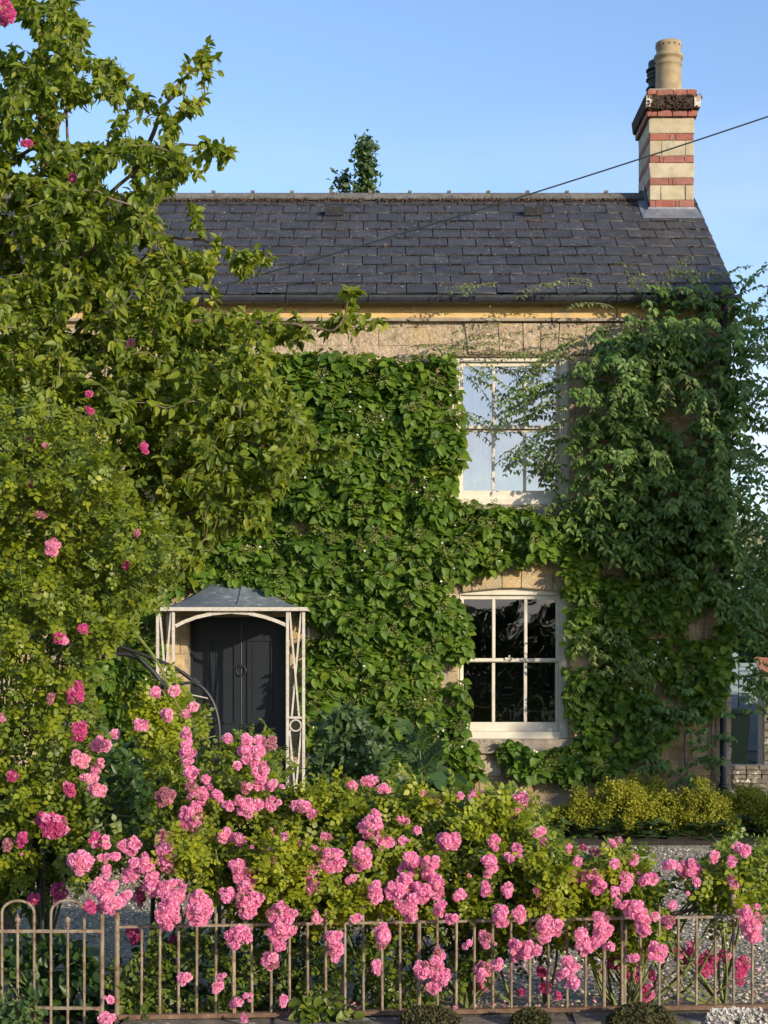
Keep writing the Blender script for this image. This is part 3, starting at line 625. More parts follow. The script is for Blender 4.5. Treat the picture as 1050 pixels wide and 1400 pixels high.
# ------------------------------------------------------------------ porch
PY = 15.2
def Q(px, py, Y=PY): return P(px, py, Y)
porch = thing('porch', (-1.516, 15.5, 0), 'cream ironwork trellis porch with curved lead canopy round the front door', 'porch')
XA, XB = PX(213, PY), PX(418, PY); zr = PZ(832, PY); zt_ = PZ(794, 16.0); n = 14; v = []; fcs = []
tx0, tx1 = -1.73, -1.33
for i in range(n+1):                         # concave tent: rim to the narrow top against the wall
    t = i/n; hgt = zr+.012+(zt_-zr)*(t**1.9); y = PY-.05+(WY-.02-PY)*t; xa = XA-.02+(tx0-XA)*t; xb = XB+.02+(tx1-XB)*t
    v += [(xa,WY-.01,hgt),(xa,y,hgt),((xa+xb)/2,y-.0,hgt),(xb,y,hgt),(xb,WY-.01,hgt)]
for i in range(n):
    for k in range(4): fcs.append((i*5+k,i*5+k+1,(i+1)*5+k+1,(i+1)*5+k))
o = ob('canopy', mesh('canopy', v, fcs, M_leadroof, True), porch)
s_ = MB(); s_.tube([(((XA+XB)/2)+.05, PY-.055+(WY-.02-PY)*t, zr+.016+(zt_-zr)*(t**1.9)) for t in np.linspace(0,.9,9)], .008, 5); s_.build('lead_seam', M_lead, porch)
r = MB(); r.box(XA-.02, XB+.02, PY-.055, PY-.02, zr-.025, zr+.012); r.build('fascia_rail', M_trellis, porch, bevel=.003)
for X in (XA-.015, XB-.015): bx('side_rail', M_trellis, porch, X, X+.03, PY-.018, WY-.01, zr-.02, zr+.006, .003)
ap = [Q(240,856),Q(252,850),Q(268,844),Q(290,839),Q(315,836.5),Q(340,838.5),Q(362,843.5),Q(378,849),Q(391,854.5)]
r = MB()
for a, b_ in zip(ap[:-1], ap[1:]): r.bar(a, b_, .012, .034, Vector((0,0,1)))
r.build('arch_bar', M_trellis, porch)
r = MB(); r.bar(Q(315,836), Q(315,832), .02, .02); r.build('boss', M_trellis, porch)
for a, b_ in ((213.5,239),(391,417)):
    for X in (a+2, b_-2):
        r = MB(); c = Q(X,832); r.box(c.x-.015,c.x+.015,PY-.015,PY+.015,0.0,zr-.026); r.build('post', M_trellis, porch, bevel=.003)
    for (p0,p1) in (((a+5,834),(b_-8,979)),((b_-5,834),(a+8,979)),((a+5,998),(b_-9,1130)),((b_-5,998),(a+9,1130))):
        r = MB(); A = Q(*p0); B = Q(*p1); yo = -.008 if p0[0] < p1[0] else .006; A.y += yo; B.y += yo; r.bar(A, B, .018, .010); r.build('lattice_bar', M_trellis, porch)
    r = MB(); A = Q(a+4,981); B = Q(b_-4,981); r.bar(A, B, .022, .02); r.build('cross_bar', M_trellis, porch)
    r = MB(); c = Q((a+b_)/2,992); r.tube([(c.x+.055*math.cos(t*math.pi/10), PY, c.z+.055*math.sin(t*math.pi/10)) for t in range(21)], .009, 6, False); r.build('ring', M_trellis, porch)
for X in (XA+.01, XB-.01):
    r = MB(); r.box(X-.013,X+.013,WY-.045,WY-.018,0,zr-.022); r.build('wall_post', M_trellis, porch)

# ------------------------------------------------------------------ overhead cable
c = MB(); A = P(1200,108,14.5); B = P(262,402,15.76)
c.tube([A.lerp(B,t)+Vector((0,0,-.06*4*t*(1-t))) for t in np.linspace(0,1,24)], .0075, 6)
o = c.build('overhead_cable', M_wire, None); tag(o, 'thin black cable slanting across the sky and roof past the chimney', 'cable')

# ------------------------------------------------------------------ generic plant growth
def seg_tube(mb, pts, r0, r1, n=4):
    m = len(pts); mb.tube(pts, [r0+(r1-r0)*i/(m-1) for i in range(m)], n, False)
def smooth_path(pts, k=4):
    pts = [Vector(p) for p in pts]; o = []
    for i in range(len(pts)-1):
        p0 = pts[max(i-1,0)]; p1 = pts[i]; p2 = pts[i+1]; p3 = pts[min(i+2,len(pts)-1)]
        for j in range(k):
            t = j/k; o.append(.5*((2*p1)+(p2-p0)*t+(2*p0-5*p1+4*p2-p3)*t*t+(3*p1-p0-3*p2+p3)*t**3))
    o.append(pts[-1]); return o
def grow_tree(root, trunk_pts, limbs, tips, mat, tmat, leafT, lm, lsize, per=12, r_tr=.12, r_limb=.017, single=0, twig=.5, droop=.35, sunup=.6, lit=None, tname='trunk', lname='crown'):
    mb = MB(); tp = smooth_path(trunk_pts); seg_tube(mb, tp, r_tr, r_tr*.6, 10); mb.build(tname, mat, root, smooth=True)
    nodes = [np.array(p) for p in tp[len(tp)//2:]]
    mb = MB()
    for li, l in enumerate(limbs):
        q = smooth_path(l); q = [p+rv(.006) for p in q]; seg_tube(mb, q, r_limb*(2.0 if li == 0 else 1), r_limb*.25, 7); nodes += [np.array(p) for p in q]
    mb.build('limb', mat, root, smooth=True)
    nodes = list(nodes); A = np.array(nodes); T = [np.array(t) for t in tips]
    dist = [np.min(np.linalg.norm(A-t, axis=1)) for t in T]; order = np.argsort(dist)
    buf = np.zeros((len(A)+len(T)*5, 3)); buf[:len(A)] = A; cnt = len(A)
    tw = MB(); LV = Leaves()
    for q in order:
        t = T[q]; d = np.linalg.norm(buf[:cnt]-t, axis=1); j = int(np.argmin(d)); b = buf[j].copy(); dd = d[j]
        if dd < .03: continue
        a = Vector(b); c = Vector(t); mid = a.lerp(c,.5)+Vector((0,0,.12*dd))+rv(.06*dd)
        pth = [a, a.lerp(mid,.5)+rv(.02*dd), mid, mid.lerp(c,.55)+rv(.02*dd), c]
        seg_tube(tw, pth, min(.012,.003+.008*dd), .002, 3)
        for p in pth[1:]: buf[cnt] = p; cnt += 1
        dv = (pth[4]-pth[3]).normalized(); L_ = min(dd, twig); k = int(per*random.uniform(.7,1.3))
        for i in range(k):
            s = random.random()**.7; x = 1-s*L_/max(dd,.001); x = max(x, .25) if i else 1.0
            u = x*4; i0 = min(int(u),3); p = pth[i0].lerp(pth[i0+1], u-i0)+rv(.006)
            dr = dv*.55+rv(.75)+Vector((0,0,-droop)); nr = Vector((0.25,-.45,sunup))+rv(.45)
            LV.add(p, dr, nr, lsize*random.uniform(.6,1.25))
    tw.build('twig', tmat, root, 'stuff'); LV.build(lname, leafT, lm, root, single)

# ------------------------------------------------------------------ apple tree at the left
tree = thing('apple_tree', (-2.45, 9.7, 0), 'large leafy apple tree filling the left side above the climbing rose', 'tree')
def TP(x, y, Y=9.6): return P(x, y, Y)
trunk = [(-2.45,9.7,-.05),(-2.5,9.68,.8),(-2.55,9.65,1.6),TP(-35,760),TP(-38,600),TP(-30,460),TP(-30,330)]
limbs = [[TP(-38,520),TP(-5,440),TP(30,400),TP(80,372,9.4),TP(150,330,9.3),TP(250,325,9.2),TP(330,345,9.1)],
         [TP(-30,360),TP(30,300),TP(85,240),TP(92,130),TP(90,20)], [TP(-30,340),TP(10,230),TP(52,190),TP(58,100),TP(40,-20)],
         [TP(-38,600),TP(60,520),TP(160,470,9.2),TP(260,440,9.0),TP(380,440,8.9),TP(450,452,8.9),TP(472,432,8.9),TP(476,400,8.9)],
         [TP(-38,680),TP(60,640,9.3),TP(180,610),TP(290,600,9.1),TP(380,610,9.0),TP(460,615,9.0)],
         [TP(-38,740),TP(80,720),TP(190,710,9.3),TP(290,700,9.2),TP(350,700,9.2)],
         [TP(30,400),TP(110,300),TP(180,240,9.4),TP(235,200,9.3),TP(300,200,9.3)], [TP(180,240),TP(220,160,9.4),TP(250,110),TP(275,85)],
         [TP(30,300),TP(80,170,9.9),TP(118,80,9.9)], [TP(60,520),TP(150,400,9.9),TP(220,330,9.9)],
         [TP(60,640),TP(150,560,9.0),TP(250,520,8.9),TP(350,500,8.9)]]
crown = [(-80,-60),(125,-60),(128,40),(150,70),(165,100),(200,130),(215,150),(240,150),(245,210),(262,235),(235,262),(205,280),(232,320),(262,345),(300,350),(270,385),(235,395),(255,420),(300,430),(330,425),(400,440),(440,455),(425,478),(405,520),(420,570),(425,620),(395,660),(360,705),(310,740),(262,770),(225,810),(190,850),(120,860),(-80,860)]
tips = []
for x, y in samp(crown, 6300):
    g = nz(x*.016, y*.016, 1.3)+.5*nz(x*.04, y*.04, 5)
    if y < 290 and g < -.24+(0.10 if x > 120 else 0): continue
    if y < 460 and g < -.42: continue
    if x > 330 and y > 470 and g < -.22: continue
    tips.append(TP(x, y, 9.6+random.gauss(0,.55)+(.0 if y < 420 else -.15)))
spur = [(275,75),(270,88),(288,82),(295,92),(262,98),(284,95),(278,68),(285,138),(268,142),(255,140),(250,150),(240,120),(315,202),(300,198),(305,212),(288,208),(290,228),(272,215),(280,200),(262,225),(298,222),(270,240),(365,352),(350,350),(355,362),(335,348),(320,342),(340,368),(318,360),(300,345),(290,368),(270,300),(262,285),(290,330),
        (475,398),(480,402),(470,430),(478,412),(465,440),(450,448),(440,455),(520,438),(500,440),(425,450),(470,452),(455,440),(400,435),(380,428),(410,455),(300,405),(285,400),(465,612),(475,618),(445,612),(430,620),(455,630),(380,590),(400,560),(415,640),(360,715),(345,690),(350,725),(270,770),(250,780),(262,788)]
for x, y in samp([(-60,230),(110,250),(175,290),(180,400),(60,430),(-60,430)], 420): tips.append(TP(x, y, 9.9+random.gauss(0,.2)))
for x, y in spur+spur:
    tips.append(TP(x+random.uniform(-9,9), y+random.uniform(-8,8), 9.1+random.gauss(0,.12)))
grow_tree(tree, trunk, limbs, tips, M_bark, M_twig, T_OV, L_tree, .061, per=12, single=300, twig=.30)
# little green fruits
fr = MB(); Lf = Leaves()
for x, y in samp([(150,380),(400,450),(380,650),(250,760),(120,700),(80,500)], 260):
    Lf.add(TP(x,y,9.2+random.gauss(0,.2)), (0,0,-1), (0,-1,0), random.uniform(.012,.018))
octv2 = np.array([(1,0,0),(-1,0,0),(0,1,0),(0,-1,0),(0,0,1),(0,0,-1)], float)*.6; octf2 = np.array([(0,2,4),(2,1,4),(1,3,4),(3,0,4),(2,0,5),(1,2,5),(3,1,5),(0,3,5)])
L_fruit = leafmat('small_green_fruit', [(0,(.16,.18,.05)),(1,(.30,.27,.10))], .1, .4)
Lf.build('fruit', (octv2, octf2), L_fruit, tree)

# ------------------------------------------------------------------ climbing hydrangea on the wall
hyd = thing('climbing_hydrangea', (.1, 15.8, 0), 'dense climbing hydrangea covering the wall between porch and sash windows', 'climbing plant')
def hydrangea(root, polys, dens, singles, lm=L_hyd, flw=.13, thick=.30, size=.102, gapthr=-.42):
    LV = Leaves(); FL = Leaves(); BR = Leaves(); st = MB()
    for poly in polys:
        xs = [p[0] for p in poly]; ys = [p[1] for p in poly]; area = (max(xs)-min(xs))*(max(ys)-min(ys))
        n = int(area*dens); c = 0
        for _ in range(n):
            x = random.uniform(min(xs), max(xs)); y = random.uniform(min(ys), max(ys))
            if not inpoly(x+10*nz(y*.05,1), y+10*nz(x*.05,7), poly): continue
            g = nz(x*.022, y*.030, 3.3)+.5*nz(x*.06, y*.07, 9)
            if g < gapthr: continue
            X, Z = PX(x), PZ(y); dep = .05+thick*max(0,(g+.5))*random.uniform(.25,1.0)
            if Z < .1: continue
            p = Vector((X, WY-.02-dep, Z)); k = random.randint(5,8); a0 = random.random()*6.28
            if random.random() < .12: st.tube([(X,WY-.01,Z-.05),(X+random.uniform(-.03,.03),WY-.01-dep*.6,Z),p], .004, 3, False)
            for i in range(k):
                a = a0+i*2.4+random.uniform(-.4,.4); rr = random.uniform(.35,1)
                out_ = Vector((math.cos(a), -.55, math.sin(a)*.8-.55)); 
                nr = Vector((0,-1,.55))+rv(.30)+Vector((math.cos(a)*.5,0,math.sin(a)*.4))
                LV.add(p+Vector((math.cos(a)*.03*rr, random.uniform(-.02,.05), math.sin(a)*.03*rr)), out_, nr, size*random.uniform(.55,1.2))
            if random.random() < flw*(1.6 if g > .1 else .7):
                q = p+Vector((0,-.05,.03)); fd = Vector((random.uniform(-.3,.3),-1,.5)).normalized()
                for i in range(46):
                    a = random.random()*6.28; rr = random.random()**.5*.062; u = fd.orthogonal().normalized(); v_ = fd.cross(u)
                    FL.add(q+(u*math.cos(a)+v_*math.sin(a))*rr+fd*random.uniform(-.008,.012), rv(), fd+rv(.5), random.uniform(.008,.013))
                for i in range(random.choice([0,0,0,0,0,0,1,2])):
                    a = random.random()*6.28; BR.add(q+(u*math.cos(a)+v_*math.sin(a))*.068+fd*.01, rv(), fd+rv(.3), .020)
    LV.build('foliage', T_HYD, lm, root, singles); FL.build('flower_heads', T_Q, L_hydfl, root); BR.build('bracts', T_Q, L_brac, root)
    if st.v: st.build('stem', M_vinewood, root, 'stuff')
hydrangea(hyd, [[(222,770),(225,640),(232,520),(300,500),(375,495),(400,490),(455,490),(520,494),(560,503),(600,492),(618,500),(622,560),(632,590),(626,640),(620,660),(616,690),(650,692),(700,700),(770,712),(790,708),(800,752),(720,766),(690,768),(650,786),(610,800),(606,820),(632,830),(640,870),(630,905),(638,950),(628,1000),(652,1028),(655,1060),(600,1100),(418,1110),(418,835),(405,822),(350,822),(325,800),(275,800)],
                [(150,780),(215,780),(262,800),(215,828),(213,1000),(205,1110),(120,1110),(120,800)],
                [(672,1014),(705,1018),(740,1030),(775,1012),(785,1060),(745,1056),(700,1058)]], .0225, 300)
m = MB()
for k in range(7):
    x = random.uniform(430,600); y = 1100; pts = []
    while y > 560: pts.append((PX(x), WY-.035, max(0,PZ(y)))); y -= random.uniform(30,60); x += random.gauss(0,18)
    seg_tube(m, smooth_path(pts,2), .014, .004, 5)
m.build('main_stem', M_vinewood, hyd)
hyd2 = thing('climbing_hydrangea', (2.6, 15.8, 0), 'shaded broad leaved creeper on the lower wall right of the windows', 'climbing plant')
hydrangea(hyd2, [[(775,700),(995,690),(1000,930),(970,970),(905,1010),(880,1050),(850,1040),(800,1080),(770,1075),(782,1000),(770,900),(775,820),(762,770)]], .022, 200, lm=L_hyd, flw=.05, thick=.24, size=.092, gapthr=-.20)

# ------------------------------------------------------------------ hanging climber on the right corner
vine = thing('hanging_climber', (3.2, 15.7, 0), 'tall hanging climber with trailing shoots round the right corner and eaves', 'climbing plant')
LV = Leaves(); LY = Leaves(); ST = MB()
def strand(p, length, d, big=.062, lv=None, gap=.034, gravity=.9, wob=.10, wood=.0035, spread=1.0):
    lv = lv or LV; p = Vector(p); d = Vector(d).normalized(); n = max(3, int(length/.05)); pts = [p.copy()]
    for i in range(n):
        d = (d+Vector((0,0,-gravity*.12))+rv(wob*.4)).normalized(); p = p+d*.05
        if p.y > WY-.05: p.y = WY-.05; 
        pts.append(p.copy())
        for s in (-1, 1):
            if random.random() < .05/gap*.62:
                sd_ = Vector((s*.75, -.35, -.65))*spread+rv(.28); lv.add(p+rv(.008), sd_, Vector((s*.35,-.8,.6))+rv(.3), big*random.uniform(.6,1.2))
    seg_tube(ST, pts, wood, .0012, 3)
topP = [(790,500),(812,470),(850,432),(882,408),(930,400),(1005,402),(1012,560),(1006,720),(1000,860),(930,800),(790,735),(770,690),(776,560)]
for x, y in samp(topP, 1250):
    g = nz(x*.030, y*.008, 2.2)+.4*nz(x*.05,y*.05,4)
    if g < -.30: continue
    dep = .07+.50*max(0,g+.30)*random.uniform(.3,1)
    if y < 465:
        dep *= .5
        if random.random() < .6: continue
    L2 = random.uniform(.15,.55)
    strand((PX(x), WY-dep, PZ(y)), L2, (random.uniform(-.5,.5),-.5,.1 if y > 450 else .3), .076)
for x, y, l in ((812,520,.8),(836,560,1.0),(870,520,1.1),(895,545,.9),(905,470,.5),(925,600,1.1),(950,560,1.0),(845,640,.8),(880,640,.7),(970,640,1.1),(800,560,.7),(990,480,1.0),(985,700,1.2),(1000,560,1.3),(915,700,.6),(860,470,.5),(890,470,.5),(940,470,.7)):
    for q in range(3): strand((PX(x+random.uniform(-7,7)), WY-random.uniform(.48,.66), PZ(y)), l*random.uniform(.8,1.1), (random.uniform(-.12,.12),-.3,.2), .064, LY if random.random() < .35 else LV, gap=.026, wob=.06)
# pale flaggy shoots on the eaves, over the window head and across the upstairs panes
for x, y, dx_, dz_, l in ((830,430,-.8,.35,.5),(885,420,.5,.9,.5),(900,400,.9,.3,.35),(870,415,-.4,.6,.4),(800,405,-.9,.35,.5),(760,402,-1,.05,.45),(680,402,-1,.03,.4),(640,404,-1,0,.25),(880,440,-.1,1,.45),(905,390,.8,.1,.3),
                          (860,460,-.9,.5,.5),(640,470,.8,.25,.6),(700,480,-.9,.3,.7),(600,490,-1,.2,.4),(560,480,1,.3,.5),(680,450,-1,-.1,.5),(730,470,.8,.3,.5),(790,500,-.9,.4,.7),(650,488,1,.1,.6),(720,490,-1,.1,.6),(760,495,-.9,.2,.5),(745,500,-.5,-.5,.4),
                          (820,600,-1,.1,.6),(860,690,-1,.08,.7),(905,420,.6,.6,.4),(960,400,.6,.6,.4)):
    for q in range(2): strand((PX(x+random.uniform(-6,6)), WY-random.uniform(.12,.35)-(.25 if y < 425 else 0), PZ(y)), l, (dx_,-.15,dz_), .048, LY, gap=.028, gravity=.55, wob=.12)
for x, y, dx_, dz_, l in ((790,505,-.9,-.25,1.0),(785,470,-.9,-.35,.9),(780,520,-1,-.05,.8),(785,600,-1,.05,.75),(780,575,-1,-.2,.8),(775,560,-1,.15,.7),(770,640,-.7,.3,.5),(765,690,-.35,.9,.7),(775,660,-.5,.7,.5),(640,500,.9,-.35,.7),(625,560,.9,-.3,.5),(768,600,-.6,-.5,.5),(770,540,-.8,-.4,.6),(760,620,-.4,-.6,.35),(762,520,-.8,-.3,.5)):
    for q in range(2): strand((PX(x+random.uniform(-4,4)), WY-random.uniform(.06,.22), PZ(y+random.uniform(-5,5))), l, (dx_,-.12,dz_), .058, LV if random.random() < .7 else LY, gap=.024, gravity=.35, wob=.13)
# loose sprays standing out beyond the corner
for _ in range(62):
    x = random.uniform(996,1012); y = random.uniform(400,880)
    strand((PX(x,16.3), 16.15+random.uniform(-.3,.5), PZ(y,16.3)), random.uniform(.35,1.0), (1,random.uniform(-.6,.2),random.uniform(-.5,.95)), .058, gap=.03, gravity=.7, wob=.16)
for _ in range(48):
    x = random.uniform(1000,1018); y = random.uniform(760,960)
    strand((PX(x,16.2), 16.1+random.uniform(-.3,.4), PZ(y,16.2)), random.uniform(.3,.7), (1,random.uniform(-.6,.2),random.uniform(-.4,.5)), .062, gap=.026, gravity=.9)
for x, y in ((1005,410),(1010,450),(1002,500),(1008,580)):
    for q in range(3): strand((PX(x,16), 15.9, PZ(y)), random.uniform(.6,.9), (.7,-.3,1.3), .05, LV, gravity=.7, wob=.12)
for x, y in samp([(775,850),(830,860),(880,900),(880,940),(820,925),(780,900)], 60):
    strand((PX(x), WY-random.uniform(.3,.42), PZ(y)), random.uniform(.10,.25), (random.uniform(-.6,.6),-.5,.3), .060, LY, gap=.022)
for x, y in samp([(690,692),(790,690),(795,712),(720,722)], 16):
    strand((PX(x), WY-random.uniform(.25,.35), PZ(y)), random.uniform(.10,.3), (random.choice([-1,1]),-.2,.3), .050, LY, gap=.024)
for x, y in samp([(870,940),(1003,930),(1000,1000),(975,1070),(900,1090),(870,1030)], 150):
    if nz(x*.03,y*.03,6) > -.1: strand((PX(x), WY-random.uniform(.06,.3), PZ(y)), random.uniform(.12,.35), (random.uniform(-.6,.6),-.5,.2), .066)
LV.build('foliage', T_OV, L_vine, vine, 200); LY.build('young_shoots', T_LONG, L_vinel, vine); ST.build('shoot', M_twig, vine, 'stuff')
for pts, r0 in (([(895,1095),(880,1050),(860,1000),(850,960),(845,900),(860,820)],.018),([(945,1090),(935,1040),(938,980),(960,900),(965,800),(955,700),(960,600)],.022),([(980,1080),(972,1020),(975,940),(985,800),(992,600),(990,420)],.016),([(888,1095),(890,1040),(888,980),(900,880),(905,780),(900,690),(880,640)],.02),([(885,1098),(868,1060),(850,1030)],.012)):
    m = MB(); seg_tube(m, smooth_path([(PX(a), WY-.06-.05*random.random(), PZ(b)) for a, b in pts],3), r0, r0*.5, 6); m.build('main_stem', M_vinewood, vine, smooth=True)

# ------------------------------------------------------------------ roses
def bloom_template(seed, np_=44):
    r = random.Random(seed); vs = []; fs = []
    for i in range(np_):
        t = i/(np_-1); el = math.acos(1-1.30*t); az = i*2.39996+r.uniform(-.35,.35)
        out_ = Vector((math.sin(el)*math.cos(az), math.sin(el)*math.sin(az), math.cos(el)))
        side = Vector((-math.sin(az), math.cos(az), 0)); upv = Vector((0,0,1))-out_*out_.z
        upv = upv.normalized() if upv.length > .05 else side.cross(out_)
        tw = r.uniform(-.9,.9) if t < .45 else r.uniform(-.35,.35); side = (side*math.cos(tw)+upv*math.sin(tw)).normalized(); rad = .5*(.62+.45*t**.6)*r.uniform(.84,1.12)
        base = out_*rad*.45+Vector((0,0,-.05)); wd = (.10+.10*t)*r.uniform(.8,1.2); nrm_ = side.cross(out_); cup = nrm_*r.uniform(-.07,.09)
        tip = out_*rad*1.04+nrm_*r.uniform(-.10,.14); k = len(vs)
        a = [base-side*wd*.3, base+side*wd*.3, out_*rad*.86+side*wd+cup, out_*rad*.86-side*wd+cup, tip+side*wd*.55, tip-side*wd*.55, tip+out_*r.uniform(-.03,.04)-nrm_*.04]
        vs += [tuple(q) for q in a]; fs += [(k,k+1,k+2),(k,k+2,k+3),(k+3,k+2,k+6),(k+2,k+4,k+6),(k+3,k+6,k+5)]
    return np.array(vs), np.array(fs)
BT = [bloom_template(i, 44) for i in range(4)]
BM = {c: [mesh('bloom', BT[i][0], BT[i][1].tolist(), PET[c]) for i in range(4)] for c in PET}
def blooms(root, clusters, limit=300):
    allb = []
    for c in clusters:
        x, y, w_, h_ = c[:4]; col = c[4] if len(c) > 4 else 'n'; Y = c[5]
        dia = .052 if Y > 8.3 else .041
        pxd = dia*F/Y; n = max(1, round(w_*h_/(pxd*pxd*.40)))
        if w_ < 15 and h_ < 15: n = random.choice([1,2,2,3]); w_ += 4; h_ += 5
        pts = []
        for t in range(n*14):
            a = random.random()*6.28; r = random.random()**.5; q = (x+math.cos(a)*r*max(0,w_*1.12-pxd*.8)/2, y+math.sin(a)*r*max(0,h_*1.12-pxd*.8)/2)
            if all((q[0]-s[0])**2+(q[1]-s[1])**2 > (pxd*.50)**2 for s in pts): pts.append(q)
            if len(pts) >= n: break
        for q in pts:
            e = 1-min(1, math.hypot((q[0]-x)/max(w_,1), (q[1]-y)/max(h_,1))*1.6)
            p = P(q[0], q[1], Y-.05*e+random.uniform(-.02,.02)); sz = dia*(random.uniform(.74,1.22) if random.random() > .12 else random.uniform(.35,.6))*(min(1.25,w_/pxd) if n == 1 and w_ > 9 else 1)
            nr = Vector(((q[0]-x)/max(w_,8)*1.3, -1, -(q[1]-y)/max(h_,8)*1.2+.25))+rv(.3)
            cc = col
            if random.random() < .12: cc = {'n':'p','p':'n','d':'n','s':'p'}[col]
            if random.random() < .04: cc = 's'
            allb.append((p, nr, sz, cc))
    allb.sort(key=lambda b: -b[2]/b[0].y)
    for p, nr, sz, cc in allb[:limit]:
        o = bpy.data.objects.new('bloom', random.choice(BM[cc])); link(o, root)
        qn = nr.normalized().to_track_quat('Z', 'Y').to_matrix().to_4x4()
        o.matrix_basis = Matrix.Translation(p) @ qn @ Matrix.Rotation(random.random()*6.28, 4, 'Z') @ Matrix.Scale(sz, 4)
    rest = {}
    for b_ in allb[limit:]: rest.setdefault(b_[3], Leaves()).add(b_[0], rv(), b_[1], b_[2])
    for c, lv in rest.items(): lv.build('blooms', BT[0], PET[c], root)
    return allb
def rose_foliage(root, poly, n, Yf, thick, size=.085, mats=(L_rose, L_rosed), cane_n=30, front=None, gap=-.45, canes_from=None, singles=0, sc=.02):
    A = Leaves(); B = Leaves(); cn = MB(); pts = samp(poly, n)
    for x, y in pts:
        g = nz(x*sc, y*sc, 8.1)+.5*nz(x*sc*2.6, y*sc*2.6, 2)
        if g < gap: continue
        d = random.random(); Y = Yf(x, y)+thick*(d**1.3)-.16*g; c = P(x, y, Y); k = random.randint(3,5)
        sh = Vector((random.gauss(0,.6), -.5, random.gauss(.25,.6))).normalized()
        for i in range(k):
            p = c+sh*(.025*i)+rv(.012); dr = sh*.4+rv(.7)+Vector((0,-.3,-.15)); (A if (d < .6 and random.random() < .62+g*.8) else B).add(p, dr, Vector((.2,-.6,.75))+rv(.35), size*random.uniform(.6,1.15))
        if random.random() < .25: cn.tube([c-sh*.12, c, c+sh*.12], [.003,.0025,.0015], 3, False)
    xs = [p[0] for p in poly]
    base = canes_from or [(random.uniform(min(xs)+20, max(xs)-20), Yf(600,1300)+.35) for _ in range(6)]
    for _ in range(cane_n):
        bxx, bY = random.choice(base); x, y = random.choice(pts); e = P(x, y, Yf(x,y)+thick*.5); b0 = Vector((PX(bxx,bY), bY, .0))
        mid = b0.lerp(e,.6)+Vector((0,0,.06+.12*random.random()))+rv(.06); seg_tube(cn, smooth_path([b0, b0.lerp(mid,.5)+rv(.05), mid, e],4), .009, .003, 5)
    cn.build('cane', M_cane, root, 'stuff'); A.build('foliage', T_ROSE, mats[0], root); B.build('inner_foliage', T_ROSE, mats[1], root)

